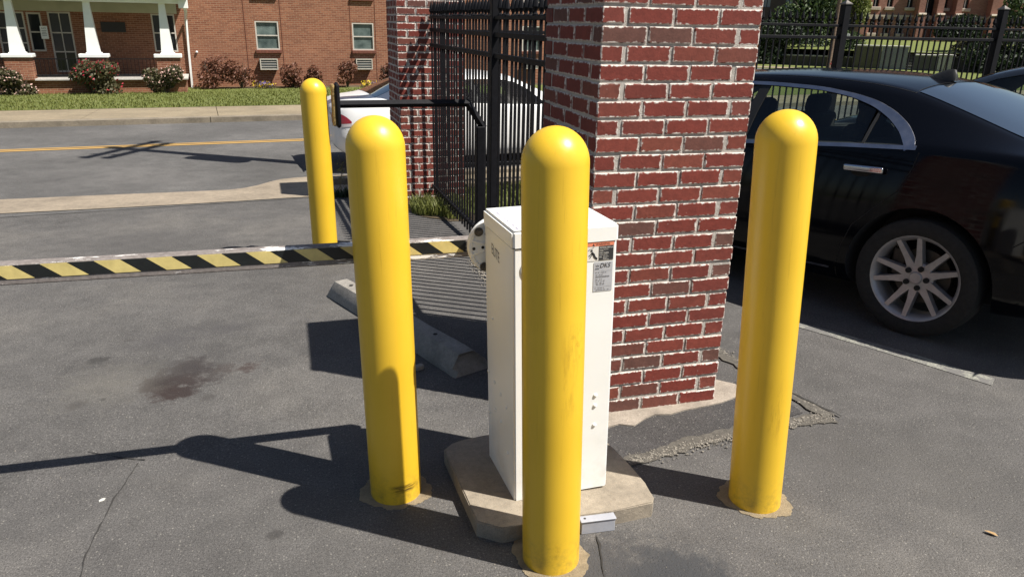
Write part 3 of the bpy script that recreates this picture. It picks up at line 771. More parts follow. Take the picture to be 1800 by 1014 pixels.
def cloud(b, n, c, rad, size, seed, shape='ball', fill=.55):
    rr = random.Random(seed)
    lumps = [(Vector((rr.uniform(-1, 1), rr.uniform(-1, 1), rr.uniform(-.9, 1))) * .55, rr.uniform(.35, .62)) for _ in range(9)]
    for i in range(n):
        lc, lr = rr.choice(lumps)
        d = Vector((rr.gauss(0, 1), rr.gauss(0, 1), rr.gauss(0, 1))).normalized() * lr * (fill + (1 - fill) * rr.random() ** .5)
        q = lc + d
        p = Vector((c[0] + q.x * rad[0], c[1] + q.y * rad[1], c[2] + q.z * rad[2]))
        if p.z < c[2] - rad[2] * .98: continue
        s = size * rr.uniform(.6, 1.4)
        a = Vector((rr.gauss(0, 1), rr.gauss(0, 1), rr.gauss(0, 1))).normalized(); t_ = a.orthogonal().normalized(); w = a.cross(t_)
        t_ *= s; w *= s * .55
        b.bm.faces.new([b.bm.verts.new(p + t_), b.bm.verts.new(p + w), b.bm.verts.new(p - t_), b.bm.verts.new(p - w)])
def stems(b, base, rad, h, n, seed, r=.012):
    rr = random.Random(seed)
    for i in range(n):
        a = rr.uniform(0, 2 * PI); q = rr.uniform(.2, .85)
        b.tube([base, Vector(base) + Vector((math.cos(a) * rad[0] * q * .4, math.sin(a) * rad[1] * q * .4, h * .45)), Vector(base) + Vector((math.cos(a) * rad[0] * q, math.sin(a) * rad[1] * q, h * rr.uniform(.75, 1)))], [r, r * .7, r * .3], 5)
def bush(name, c, rad, leafm, nleaf, size, label, cat, group, seed, blossoms=None, stemn=14):
    t = empty(name, (c[0], c[1], c[2] - rad[2]))
    b = B(); cloud(b, nleaf, (0, 0, rad[2]), rad, size, seed); b.build('foliage', leafm, t, recalc=False)
    for bmn, mat_, n_, sz in (blossoms or []):
        b = B(); cloud(b, n_, (0, 0, rad[2] * 1.05), (rad[0] * 1.06, rad[1] * 1.08, rad[2] * 1.0), sz, seed, fill=.92); b.build(bmn, mat_, t, recalc=False)
    b = B(); stems(b, (0, 0, -.06), rad, rad[2] * 1.9, stemn, seed); b.build('stem', BARK, t)
    return tag(t, label, cat, group)
def blades(name, pts, hmin, hmax, mat, seed, wd=.006):
    rr = random.Random(seed); b = B()
    for (x, y, z) in pts:
        h = rr.uniform(hmin, hmax); a = rr.uniform(0, 2 * PI); l = rr.uniform(.1, .6) * h
        dx, dy = math.cos(a), math.sin(a); w = wd * rr.uniform(.7, 1.4)
        v0 = b.bm.verts.new((x - dy * w, y + dx * w, z)); v1 = b.bm.verts.new((x + dy * w, y - dx * w, z))
        v2 = b.bm.verts.new((x + dx * l * .35 - dy * w * .6, y + dy * l * .35 + dx * w * .6, z + h * .6)); v3 = b.bm.verts.new((x + dx * l, y + dy * l, z + h))
        v4 = b.bm.verts.new((x + dx * l * .35 + dy * w * .6, y + dy * l * .35 - dx * w * .6, z + h * .6))
        b.bm.faces.new((v0, v1, v4, v2)); b.bm.faces.new((v2, v4, v3))
    o = b.build(name, mat, recalc=False); o['kind'] = 'stuff'; return o
rr = random.Random(11)
# weedy grass by the far pillar
pts = []
def inpoly(x, y, P):
    r = False
    for i in range(len(P)):
        x1, y1 = P[i]; x2, y2 = P[i - 1]
        if (y1 > y) != (y2 > y) and x < (x2 - x1) * (y - y1) / (y2 - y1) + x1: r = not r
    return r
WP = [(.96, 7.42), (.93, 6.98), (1.02, 6.83), (1.16, 6.78), (1.25, 6.58), (1.45, 6.6), (1.45, 7.46)]
strip('weed_soil', [(.93, 7.48), (.92, 7.1), (1.0, 6.82), (1.22, 6.55)], [(1.5, 7.48), (1.5, 7.1), (1.5, 6.8), (1.5, 6.5)], .005, BED)
while len(pts) < 2600:
    x, y = rr.uniform(.9, 1.5), rr.uniform(6.5, 7.5)
    if inpoly(x, y, WP) and rr.random() < .35 + .65 * min(1, max(0, (y - 6.6) / .4)): pts.append((x, y, zg(x, y)))
blades('weed_grass', pts, .05, .15, GRASSB, 3, .005)
pts = [(x, y, zg(x, y)) for x, y in ((rr.gauss(.36, .10), rr.gauss(8.05, .05)) for _ in range(260))]
blades('weed_grass', pts, .04, .12, HEDGEL, 4, .006)
pts = []
for _ in range(5200):
    u, v = rr.uniform(2.28, 5.5), rr.uniform(6.6, 7.98); P = UVg(u, v); pts.append(tuple(P))
blades('verge_grass', pts, .03, .09, GRASSB, 5, .006)
pts = []
for _ in range(22000):
    u, v = rr.uniform(-9, 9), 18.85 + 11.2 * rr.random() ** 1.2; P = UVg(u, v, .09); pts.append(tuple(P))
blades('lawn_grass', pts, .03, .065, GRASSB, 6, .012)
# spindly weed standing at the apron edge
t = empty('weed_plant', (.318, 8.07, zg(.318, 8.07)))
b = B(); b.tube([(0, 0, 0), (-.02, 0, .15), (.015, 0, .30), (-.01, 0, .42)], [.004, .003, .002, .001], 5); b.build('stem', simple('dry_stem', (.20, .15, .08), .9), t)
b = B(); cloud(b, 60, (0, 0, .25), (.05, .05, .2), .014, 5); b.build('leaf', leaf_mat('weed_leaves', [(.12, .12, .04), (.2, .17, .07)]), t, recalc=False)
tag(t, 'spindly dry weed growing at the edge of the tan apron', 'weed')

# ================================================================== APARTMENT BUILDING (far side of the street)
e_u = Vector((CS, SN, 0)); e_n = Vector((-SN, CS, 0))
BO = Vector((-2, 31, 0))
bld = empty('apartment_building', BO, (0, 0, STREET_ROT))
tag(bld, 'long red brick apartment building with white columned porch across the street', 'building')
def wallbrick(name, c1, c2, mort, axis='xz', scale=1.0):
    k = M(name); v = k.obj(); sp = k.n('SeparateXYZ', i_0=v)
    cb = k.n('CombineXYZ', i_0=sp.outputs[0] if axis[0] == 'x' else sp.outputs[1], i_1=sp.outputs[2], i_2=0.0)
    br = k.n('TexBrick', i_Vector=cb.outputs[0], i_Scale=1.0, i_Mortar_Size=.0058, i_Bias=-.1); br.inputs['Brick Width'].default_value = .2032 * scale; br.inputs['Row Height'].default_value = .0677 * scale; br.inputs['Mortar Smooth'].default_value = .15
    br.offset = .5
    k.set(br.inputs['Color1'], c1); k.set(br.inputs['Color2'], c2); k.set(br.inputs['Mortar'], mort)
    c = k.mix(.35, br.outputs['Color'], k.ramp(k.noise(.7, 5, .6, v), [(.3, .36), (.7, .64)]), 'OVERLAY')
    k.p('Base Color', c); k.p('Roughness', .9)
    k.bump(k.math('MULTIPLY', br.outputs['Fac'], -1), .6, .008); return k.m
WB = wallbrick('facade_brick', (.180, .062, .032), (.275, .110, .058), (.35, .24, .16))
WHITE = simple('white_trim_paint', (.76, .77, .75), .5, 0, .04, 3)
BEIGE = simple('beige_soffit', (.42, .41, .30), .7, 0, .06, 3)
FRAME = simple('window_frame_paint', (.50, .46, .41), .55, 0, .08, 6)
k = M('window_glass'); v = k.obj()
k.p('Base Color', k.ramp(k.noise(2.2, 4, .6, v), [(.3, (.035, .055, .055)), (.7, (.15, .19, .18))])); k.p('Roughness', .12); k.p('Specular IOR Level', .6); WGL = k.m
k = M('dark_glass'); k.p('Base Color', (.012, .016, .020)); k.p('Roughness', .1); DGL = k.m
SILLM = simple('brick_sill', (.1360, .0442, .0255), .85, 0, .25, 12, .4)
DARKWALL = WB
def wall_with_openings(name, x0, x1, z0, z1, opens, y0, y1, mat, parent):
    xs = sorted({x0, x1, *[o[0] for o in opens], *[o[1] for o in opens]}); zs = sorted({z0, z1, *[o[2] for o in opens], *[o[3] for o in opens]})
    b = B()
    for xa, xb in zip(xs, xs[1:]):
        run = None
        for za, zb in zip(zs, zs[1:]):
            cx, cz = (xa + xb) / 2, (za + zb) / 2
            if any(o[0] < cx < o[1] and o[2] < cz < o[3] for o in opens):
                if run: b.box(((xa + xb) / 2, (y0 + y1) / 2, (run[0] + run[1]) / 2), (xb - xa, y1 - y0, run[1] - run[0])); run = None
            else: run = (run[0], zb) if run else (za, zb)
        if run: b.box(((xa + xb) / 2, (y0 + y1) / 2, (run[0] + run[1]) / 2), (xb - xa, y1 - y0, run[1] - run[0]))
    bmesh.ops.remove_doubles(b.bm, verts=b.bm.verts, dist=1e-4)
    doubles = {}
    for f in list(b.bm.faces):
        key = tuple(round(c, 3) for c in f.calc_center_median())
        if key in doubles:
            for g in (f, doubles[key]):
                if g.is_valid: b.bm.faces.remove(g)
        else: doubles[key] = f
    return b.build(name, mat, parent)
wins = []
for k0 in range(-1, 6):
    xw = .36 + 3.66 * k0
    if k0 < 0: continue
    wins.append((xw, xw + .86, .45, 1.49)); wins.append((xw + .02, xw + .84, 2.42, 3.5))
porchdoors = [(-7.95, -7.12, .10, 1.64), (-6.95, -6.70, .36, 1.62) if False else (-7.05, -6.62, .36, 1.62), (-6.42, -5.72, -.34, 1.66), (-3.18, -2.40, .36, 1.66)]
wall_with_openings('wall', -16, 24, -1.25, 6.0, [w for w in wins] + porchdoors, 0, .32, WB, bld)
b = B(); b.box((4, 5, 2.3), (39.9, 9.3, 7.0)); b.build('inner_block', simple('dark_interior', (.03, .03, .03), .9), bld)
b = B(); b.box((4, 4.6, 6.1), (40.6, 10.4, .2)); b.build('roof', WHITE, bld)
def window(x0, x1, z0, z1, glass, cols=1, rows=2, fw=.05, y=-.004, sill=True, low=None):
    w = B(); yc = .04
    w.box(((x0 + x1) / 2, yc, z1 - fw / 2), (x1 - x0, .07, fw)); w.box(((x0 + x1) / 2, yc, z0 + fw / 2), (x1 - x0, .07, fw))
    w.box((x0 + fw / 2, yc, (z0 + z1) / 2), (fw, .07, z1 - z0 - 2 * fw)); w.box((x1 - fw / 2, yc, (z0 + z1) / 2), (fw, .07, z1 - z0 - 2 * fw))
    o = w.build('window', FRAME, bld)
    hz = (z1 - z0 - 2 * fw) / rows; wx = (x1 - x0 - 2 * fw) / cols
    for r_ in range(1, rows):
        w = B(); w.box(((x0 + x1) / 2, yc, z0 + fw + r_ * hz), (x1 - x0 - 2 * fw, .06, fw * .85)); w.build('sash_bar', FRAME, o)
    for c_ in range(1, cols):
        w = B(); w.box((x0 + fw + c_ * wx, yc + .002, (z0 + z1) / 2), (fw * .6, .05, z1 - z0 - 2 * fw)); w.build('sash_bar', FRAME, o)
    for r_ in range(rows):
        for c_ in range(cols):
            w = B(); w.box((x0 + fw + (c_ + .5) * wx, .062 + .012 * r_, z0 + fw + (r_ + .5) * hz), (wx, .006, hz)); w.build('pane', glass, o)
    if sill:
        w = B(); w.box(((x0 + x1) / 2, -.03, z0 - .065), (x1 - x0 + .1, .12, .12), bevel=.01); w.build('sill', SILLM, o)
    return o
for w_ in wins: window(*w_, WGL)
window(-7.95, -7.12, .10, 1.64, DGL, 1, 3, sill=False); window(-7.05, -6.62, .36, 1.62, DGL, 1, 2, sill=False)
window(-6.42, -5.72, -.34, 1.66, DGL, 2, 3, sill=False); window(-3.18, -2.40, .36, 1.66, DGL, 2, 2, sill=False)
for k0 in range(0, 4):                        # air conditioners under the windows
    x0 = .43 + 3.66 * k0
    b = B(); b.box((x0 + .31, -.06, -.07), (.64, .32, .40), bevel=.01); ac = b.build('air_conditioner', simple('ac_grille_dark', (.09, .10, .10), .6), bld)
    b = B()
    for zz in (.115, -.255): b.box((x0 + .31, -.235, zz), (.66, .03, .035))
    for xx in (x0, x0 + .62): b.box((xx, -.235, -.07), (.035, .03, .335))
    b.build('ac_frame', simple('ac_frame_paint', (.50, .47, .40), .55), ac)
    for i in range(3):
        b = B(); b.box((x0 + .31, -.228, -.165 + .095 * i), (.60, .02, .016)); b.build('slat', FRAME, ac)
for xx in (-.0, 1.32, 3.98 - .02, 4.95): 
    b = B(); b.box((xx, -.006, 2.6), (.018, .012, 6.6)); b.build('expansion_joint', SILLM, bld)
# plaque, sign
b = B(); b.box((-4.43, -.02, 1.19), (.78, .04, .34), bevel=.006); b.build('plaque', simple('bronze_plaque', (.02, .016, .014), .6), bld)
b = B(); b.box((-6.55, -.28, .985), (.22, .02, .42), bevel=.004); sg = b.build('sign_board', WHITE, bld)
text('NO', 'lettering', .085, (-6.55, -.2925, 1.09), (PI / 2, 0, 0), ST_K, sg, 'CENTER')
b = B()
for i, w in enumerate((.15, .12, .16, .14)): b.box((-6.55, -.292, 1.04 - .05 * i), (w, .003, .018))
b.build('print_lines', ST_G, sg)
# porch: deck, columns on brick piers, beam, downspout
PY = -2.0
b = B(); b.box((-9.2, PY / 2 - .0, -.78), (13.95, 2.0 - .06, .62)); b.build('porch_base', WB, bld)
b = B(); b.box((-9.2, PY / 2 - .03, -.45), (14.1, 2.12, .055), bevel=.006); b.build('porch_slab', CONC_CAP, bld)
b = B(); b.box((-9.15, PY + .06, 2.10), (14.1, .34, .22), bevel=.01); b.box((-9.15, PY - .10, 2.235), (14.4, .5, .06), bevel=.01); bm_ = b.build('porch_beam', WHITE, bld)
b = B(); b.box((-9.12, -.98, 2.09), (13.9, 1.65, .05)); b.build('porch_ceiling', BEIGE, bld)
b = B(); b.box((-9.15, -.035, 1.84), (13.7, .06, .33)); b.build('beige_fascia', BEIGE, bld)
b = B(); b.box((-9.1, -1.05, 2.40), (14.5, 2.9, .12), (R(6), 0, 0)); b.build('porch_roof', WHITE, bld)
for xc in (-2.70, -4.95, -7.14, -9.4, -11.6):
    b = B(); 
    v0 = [(-.19, -.19), (.19, -.19), (.19, .19), (-.19, .19)]; v1 = [(-.095, -.095), (.095, -.095), (.095, .095), (-.095, .095)]
    a = [b.bm.verts.new((xc + p[0], PY + .1 + p[1], .40)) for p in v0]; c = [b.bm.verts.new((xc + p[0], PY + .1 + p[1], 2.0)) for p in v1]
    for i in range(4): b.bm.faces.new((a[i], a[(i + 1) % 4], c[(i + 1) % 4], c[i]))
    b.bm.faces.new(a); b.bm.faces.new(c); b.box((xc, PY + .1, .385), (.46, .46, .05), bevel=.015)
    pc = b.build('porch_column', WHITE, bld)
    b = B(); b.box((xc, PY + .1, .31), (.88, .70, .115), bevel=.015); b.build('column_plinth', WHITE, pc)
    b = B(); b.box((xc, PY + .1, -.10), (.74, .58, .70), bevel=.0); b.build('brick_pier', WB, bld)
b = B(); b.tube([(-2.02, PY - .05, 2.0), (-1.97, PY + .4, 1.75), (-2.02, -.12, 1.50), (-2.05, -.09, .3), (-2.08, -.09, -.88), (-2.06, -.22, -.97)], .05, 4); b.build('downspout', WHITE, bld)
b = B(); b.box((-2.02, PY - .05, 2.02), (.30, .36, .34), bevel=.01); b.build('eave_end', WHITE, bld)
b = B(); b.sph((-1.78, -.05, .36), .045, 10); b.build('wall_light', WHITE, bld)
IRON = BLACKMETAL
for xa, xb in ((-4.55, -3.1), (-6.75, -5.35), (-9.0, -7.55)):
    b = B(); b.box(((xa + xb) / 2, PY + .1, .20), (xb - xa, .025, .03)); b.box(((xa + xb) / 2, PY + .1, -.33), (xb - xa, .025, .03)); rl = b.build('porch_railing', IRON, bld)
    n_ = int((xb - xa) / .12)
    for i in range(n_):
        b = B(); b.box((xa + .06 + i * .12, PY + .1, -.065), (.014, .014, .50)); b.build('baluster', IRON, rl)
# planting along the building
b = B(); b.box((7, -.42, -1.0), (17.6, .8, .20), bevel=.03); bo = b.build('planting_bed', BED, None, loc=BO, rot=(0, 0, STREET_ROT)); bo['kind'] = 'structure'
def onb(u, off, z): return BO + e_u * u - e_n * off + Vector((0, 0, z))
G1 = 'rose bushes in front of the porch'
bush('rose_bush', onb(-7.25, 2.75, -.53), (.72, .55, .48), ROSELEAF, 2600, .055, 'pale pink rose bush at the left end of the porch', 'rose bush', G1, 21, [('blossoms', ROSEPINK, 420, .035)])
bush('rose_bush', onb(-5.0, 2.75, -.40), (.80, .6, .60), ROSELEAF, 3000, .055, 'tall rose bush with red flowers below the middle porch column', 'rose bush', G1, 22, [('blossoms', ROSERED, 240, .042)])
bush('rose_bush', onb(-2.88, 2.75, -.43), (.66, .55, .58), ROSELEAF, 2600, .055, 'pink rose bush beside the white downspout', 'rose bush', G1, 23, [('blossoms', ROSEPINK, 480, .037)])
G2 = 'maroon shrubs along the brick wall'
for i, (u, z, ru, rz, lab) in enumerate(((-1.35, -.35, .62, .55, 'broad maroon shrub nearest the white downspout'), (-.35, -.35, .62, .52, 'maroon shrub just left of the first air conditioner'), (1.50, -.50, .42, .48, 'maroon shrub just right of the first air conditioner'), (2.30, -.52, .42, .45, 'maroon shrub between the two windows, behind the far bollard'), (3.60, -.42, .46, .50, 'maroon shrub just left of the second air conditioner'), (5.25, -.42, .42, .48, 'maroon shrub half hidden by the far brick pillar'), (6.9, -.42, .5, .48, 'maroon shrub seen through the iron fence'))):
    bush('maroon_shrub', onb(u, .75, z), (ru, .42, rz), BARB, 1500, .05, lab, 'shrub', G2, 30 + i, None, 26)
G3 = 'pansy clumps in the bed'
for i, (u, lab) in enumerate(((.55, 'clump of yellow and violet pansies under the first window'), (4.55, 'clump of yellow and violet pansies under the second window'), (8.1, 'clump of pansies seen through the iron fence'))):
    t = empty('pansy_clump', onb(u, .95, -.92))
    b = B(); cloud(b, 350, (0, 0, .10), (.55, .25, .12), .03, 60 + i); b.build('foliage', ROSELEAF, t, recalc=False)
    b = B(); cloud(b, 70, (-.12, 0, .17), (.42, .22, .12), .05, 70 + i, fill=.9); b.build('yellow_flowers', PANY, t, recalc=False)
    b = B(); cloud(b, 50, (.08, 0, .16), (.42, .22, .12), .05, 80 + i, fill=.9); b.build('violet_flowers', PANV, t, recalc=False)
    tag(t, lab, 'flowers', G3)

# ---- utility pole hidden by the far pillar; its shadow crosses the street
px, py = 1.62, 9.22
t = empty('utility_pole', (px, py, zg(px, py)))
b = B(); b.tube([(0, 0, -.2), (0, 0, 3), (0, 0, 8.0)], [.13, .115, .09], 14); b.build('pole', WOODP, t)
for z, a, l in ((7.45, 66, 1.75), (7.0, 66, 1.55)):
    b = B(); b.box((0, .11, z), (l, .09, .11), (0, 0, 0)); ca = b.build('crossarm', WOODP, t, rot=(0, 0, R(a)))
    for q in (-.45, -.3, .3, .45):
        b = B(); b.cyl((q * l, .11, z + .12), .035, .13, 8); b.build('insulator', STEEL, ca)
b = B(); b.cyl((.0, -.26, 5.1), .15, 1.1, 18); b.build('transformer', simple('transformer_grey', (.3, .31, .32), .5), t)
tag(t, 'wooden utility pole hidden behind the far brick pillar, throwing its shadow across the street', 'utility pole')

# ================================================================== CARS
def carpaint(name, col, rough=.22, metal=.0, coat=.9):
    k = M(name); v = k.obj()
    k.p('Base Color', k.ramp(k.noise(3, 3, .5, v), [(.3, tuple(c * .9 for c in col)), (.7, col)])); k.p('Roughness', k.ramp(k.noise(5, 4, .6, v), [(.3, rough), (.7, rough + .1)]))
    k.p('Metallic', metal); k.p('Specular IOR Level', .5 if coat else .24); k.p('Coat Weight', coat); k.p('Coat Roughness', .06); return k.m
PAINT_K = carpaint('black_car_paint', (.0022, .0025, .004), .045, 0, .0)
PAINT_W = carpaint('white_car_paint', (.78, .78, .77), .35, 0, .5)
PAINT_N = carpaint('dark_car_paint', (.010, .012, .016), .25)
CHROME = simple('chrome_trim', (.62, .62, .66), .16, 1.0, .06, 10)
CHROME_M = simple('satin_trim', (.3910, .3995, .4505), .34, 1.0, .08, 10)
TYRE = simple('tyre_rubber', (.013, .013, .013), .85, 0, .2, 30, .3, 90)
ALLOY = simple('alloy_wheel', (.36, .35, .355), .40, .5, .10, 20)
PLASTIC = simple('black_plastic', (.010, .010, .011), .6)
SEAMK = simple('seam_black', (.002, .002, .002), .8)
SEAT = simple('seat_cloth', (.02, .02, .022), .9)
LAMP = carpaint('tail_lamp_red', (.30, .008, .015), .15); LAMPW = carpaint('lamp_clear', (.55, .5, .5), .15)
k = M('tinted_glass'); k.t.nodes.remove(k.b)
gl_ = k.n('BsdfGlossy', i_Roughness=.03); gl_.inputs[0].default_value = (1, 1, 1, 1); tr_ = k.n('BsdfTransparent'); tr_.inputs[0].default_value = (.64, .70, .66, 1)
lw_ = k.n('LayerWeight', i_Blend=.5); fr_ = k.n('Math', operation='MULTIPLY_ADD'); k.set(fr_.inputs[0], k.math('POWER', lw_.outputs['Facing'], 4.0)); fr_.inputs[1].default_value = .85; fr_.inputs[2].default_value = .045; mx_ = k.n('MixShader'); k.set(mx_.inputs[0], fr_.outputs[0]); k.t.links.new(tr_.outputs[0], mx_.inputs[1]); k.t.links.new(gl_.outputs[0], mx_.inputs[2]); k.t.links.new(mx_.outputs[0], k.out.inputs[0])
TINT = k.m
k = M('rear_glass'); k.p('Base Color', (.010, .013, .016)); k.p('Roughness', .05); k.p('Specular IOR Level', .8); k.p('Coat Weight', 1.0); RGLASS = k.m

ST = [  # s, half width, sill z, shoulder z, belt y, belt z, rail y, rail z, centre z
    (-1.06, .62, .42, .70, .58, .84, .46, .88, .90), (-1.00, .74, .36, .78, .69, .93, .54, .965, .98), (-.86, .83, .28, .85, .76, .99, .58, 1.02, 1.04),
    (-.62, .872, .22, .87, .79, 1.025, .61, 1.05, 1.072), (-.40, .885, .20, .875, .80, 1.035, .625, 1.070, 1.092), (-.2, .89, .20, .875, .808, 1.04, .600, 1.15, 1.175),
    (.1, .89, .20, .87, .812, 1.04, .568, 1.262, 1.295), (.3, .89, .20, .87, .815, 1.03, .556, 1.328, 1.365), (.55, .89, .20, .86, .82, 1.02, .566, 1.372, 1.405),
    (.9, .89, .20, .855, .825, 1.005, .578, 1.398, 1.432), (1.3, .89, .20, .85, .825, .99, .582, 1.405, 1.442), (1.7, .89, .20, .84, .825, .975, .576, 1.388, 1.428),
    (2.05, .89, .20, .83, .825, .96, .556, 1.328, 1.378), (2.45, .888, .20, .82, .82, .95, .60, 1.165, 1.205), (2.85, .885, .20, .81, .81, .94, .66, .99, 1.02),
    (3.0, .88, .20, .80, .80, .925, .665, .955, .982), (3.3, .86, .22, .76, .775, .87, .63, .90, .925), (3.55, .80, .26, .68, .72, .78, .57, .81, .835),
    (3.72, .70, .32, .58, .62, .66, .48, .69, .71), (3.78, .58, .38, .52, .50, .58, .38, .60, .62)]
DLO_B = [(.185, 1.046), (.5, 1.032), (.9, 1.012), (1.3, .995), (1.8, .975), (2.3, .957)]
DLO_T = [(.188, 1.050), (.245, 1.11), (.335, 1.175), (.45, 1.235), (.60, 1.283), (.8, 1.318), (1.17, 1.340), (1.5, 1.342), (1.8, 1.325), (2.0, 1.285), (2.2, 1.19), (2.40, 1.05), (2.48, .975)]
def lin(P, s):
    if s <= P[0][0]: return P[0][1]
    for (a, x), (b_, y) in zip(P, P[1:]):
        if s <= b_: return x + (y - x) * (s - a) / (b_ - a)
    return P[-1][1]
def make_car(name, paint, M4, label, cat, group=None, winm=TINT, sharkfin=True, trim=True, see_through=True, tails=True):
    t = empty(name); t.matrix_world = M4
    b = B(); rows = []
    for s_, w, zs, zsh, by, bz, ry, rz, cz in ST:
        half = [(w * .86, zs), (w * .965, zs + .06), (w * .995, zs + .22), (w, .55 if zsh > .6 else (zs + zsh) / 2), (w * .992, (.55 + zsh) / 2 if zsh > .6 else zsh - .03), (w * .965, zsh + .02), (by, bz), (by * .55 + ry * .45, bz * .55 + rz * .45), (ry, rz), (ry * .72, rz + (cz - rz) * .6), (ry * .36, rz + (cz - rz) * .92), (0, cz)]
        pts = half + [(-y, z) for y, z in reversed(half[:-1])]
        rows.append([b.bm.verts.new((s_, y, z)) for y, z in pts])
    n = len(rows[0])
    for a, c in zip(rows, rows[1:]):
        for i in range(n - 1): b.bm.faces.new((a[i], a[i + 1], c[i + 1], c[i]))
        b.bm.faces.new((a[n - 1], a[0], c[0], c[n - 1]))
    b.bm.faces.new(rows[0]); b.bm.faces.new(rows[-1])
    crease = b.bm.edges.layers.float.new('crease_edge')
    for a, c in zip(rows, rows[1:]):
        for i in (6, 8, n - 7, n - 9, 0, n - 1):
            e = b.bm.edges.get((a[i], c[i]))
            if e: e[crease] = .45
    body = b.build('body', paint, t, smooth=True)
    md = body.modifiers.new('s', 'SUBSURF'); md.levels = 2; md.render_levels = 2
    dg = bpy.context.evaluated_depsgraph_get(); me = bpy.data.meshes.new_from_object(body.evaluated_get(dg)); body.modifiers.clear(); body.data = me
    bmx = bmesh.new(); bmx.from_mesh(me); tree = BVHTree.FromBMesh(bmx); bmx.free()
    def surf(s_, z, sgn=1, off=0.0):
        hit = tree.ray_cast(Vector((s_, 3 * sgn, z)), Vector((0, -sgn, 0)))
        if hit[0] is None: return Vector((s_, .8 * sgn, z))
        nn = hit[1]; nn = nn if nn.y * sgn > 0 else -nn
        return hit[0] + nn * off
    def topz(s_, y, off=0.0):
        hit = tree.ray_cast(Vector((s_, y, 3)), Vector((0, 0, -1)))
        return hit[0] + (hit[1] if hit[1].z > 0 else -hit[1]) * off if hit[0] else Vector((s_, y, 1))
    cut = B()
    for ws_ in (0.0, 2.74):
        for sg in (1, -1): cut.cyl((ws_, sg * .80, .335), .395, .42, 40, (PI / 2, 0, 0))
    if see_through:
        poly = [(x, z + .004) for x, z in DLO_B] + [(x, z - .004) for x, z in reversed(DLO_T[1:])]
        q = [cut.bm.verts.new((x, -1.2, z)) for x, z in poly]; r_ = [cut.bm.verts.new((x, 1.2, z)) for x, z in poly]
        cut.bm.faces.new(q); cut.bm.faces.new(list(reversed(r_)))
        for i in range(len(q)): cut.bm.faces.new((q[i], r_[i], r_[(i + 1) % len(q)], q[(i + 1) % len(q)]))
    co = cut.build('cutter', SEAT)
    md = body.modifiers.new('b', 'BOOLEAN'); md.operation = 'DIFFERENCE'; md.object = co; md.solver = 'EXACT'
    co.matrix_world = M4
    bpy.context.view_layer.update()
    dg = bpy.context.evaluated_depsgraph_get(); me2 = bpy.data.meshes.new_from_object(body.evaluated_get(dg)); body.modifiers.clear(); body.data = me2
    bpy.data.objects.remove(co)
    me2.materials.clear(); me2.materials.append(paint); me2.materials.append(SEAT)
    for p in me2.polygons: p.material_index = 0; p.use_smooth = True
    for p in me2.polygons:                    # inner cabin and wheel-well faces are dark trim
        c = p.center
        if tree.find_nearest(c)[3] > .012: p.material_index = 1
    try: me2.set_sharp_from_angle(angle=R(38))
    except Exception: pass
    def vstrip(name, path, wdt, mat, sgn, off=.004, parent=t):
        b = B(); L = []; Q = []
        P = [Vector((x, z)) for x, z in path]
        for i, q in enumerate(P):
            d_ = (P[min(i + 1, len(P) - 1)] - P[max(i - 1, 0)]).normalized(); nn = Vector((-d_.y, d_.x))
            wq = wdt[i] if isinstance(wdt, (list, tuple)) else wdt
            a_ = q + nn * wq; 
            L.append(b.bm.verts.new(surf(q.x, q.y, sgn, off))); Q.append(b.bm.verts.new(surf(a_.x, a_.y, sgn, off)))
        for i in range(len(P) - 1): b.bm.faces.new((L[i], L[i + 1], Q[i + 1], Q[i]))
        r = bmesh.ops.extrude_face_region(b.bm, geom=list(b.bm.faces))
        for vv in [x for x in r['geom'] if isinstance(x, bmesh.types.BMVert)]: vv.co.y -= sgn * .008
        return b.build(name, mat, parent, auto=40)
    def dense(P, k_=4):
        o = []
        for a_, c_ in zip(P, P[1:]):
            o += [(a_[0] + (c_[0] - a_[0]) * i / k_, a_[1] + (c_[1] - a_[1]) * i / k_) for i in range(k_)]
        return o + [P[-1]]
    def smooth2(P):
        for _ in range(3): P = [P[0]] + [((a_[0] + 2 * q[0] + c_[0]) / 4, (a_[1] + 2 * q[1] + c_[1]) / 4) for a_, q, c_ in zip(P, P[1:], P[2:])] + [P[-1]]
        return P
    for sgn in (1, -1):
        for nm, s0, s1 in (('quarter_glass', .19, .415), ('rear_side_window', .432, 1.19), ('front_side_window', 1.25, 2.44)):
            b = B(); prev = None; N = 12
            for i in range(N + 1):
                s_ = s0 + (s1 - s0) * i / N; z0_, z1_ = lin(DLO_B, s_), lin(DLO_T, s_)
                colv = [b.bm.verts.new(surf(s_, z0_ + (z1_ - z0_) * j / 4, sgn, -.006)) for j in range(5)]
                if prev:
                    for j in range(4): b.bm.faces.new((prev[j], prev[j + 1], colv[j + 1], colv[j]))
                prev = colv
            b.build(nm, winm, t, smooth=True)
        vstrip('pillar_trim', [(1.20, 1.0), (1.19, 1.17), (1.165, 1.338)], -.075, PLASTIC, sgn, .0)
        vstrip('window_divider', [(.425, 1.035), (.420, 1.13), (.412, 1.216)], .016, PLASTIC, sgn, .0)
        if trim:
            up = smooth2(dense([(.172, 1.018)] + DLO_T[:9], 5)); wd = [.020 + .034 * max(0, min(1, (.66 - x) / .48)) ** 1.2 for x, z in up]
            vstrip('chrome_window_trim', up, wd, CHROME_M, sgn, .004)
            vstrip('chrome_belt_trim', dense([(.115, 1.027)] + [(x, z - .018) for x, z in DLO_B[1:]], 4), .020, CHROME_M, sgn, .004)
            vstrip('sill_trim', dense([(.50, .292), (1.2, .286), (2.1, .28)], 4), .012, CHROME_M, sgn, .003)
        vstrip('door_seam', dense([(.088, 1.015), (.10, .93), (.155, .80), (.27, .69), (.375, .58), (.425, .45), (.455, .30), (.46, .24)], 3), .006, SEAMK, sgn, .0008)
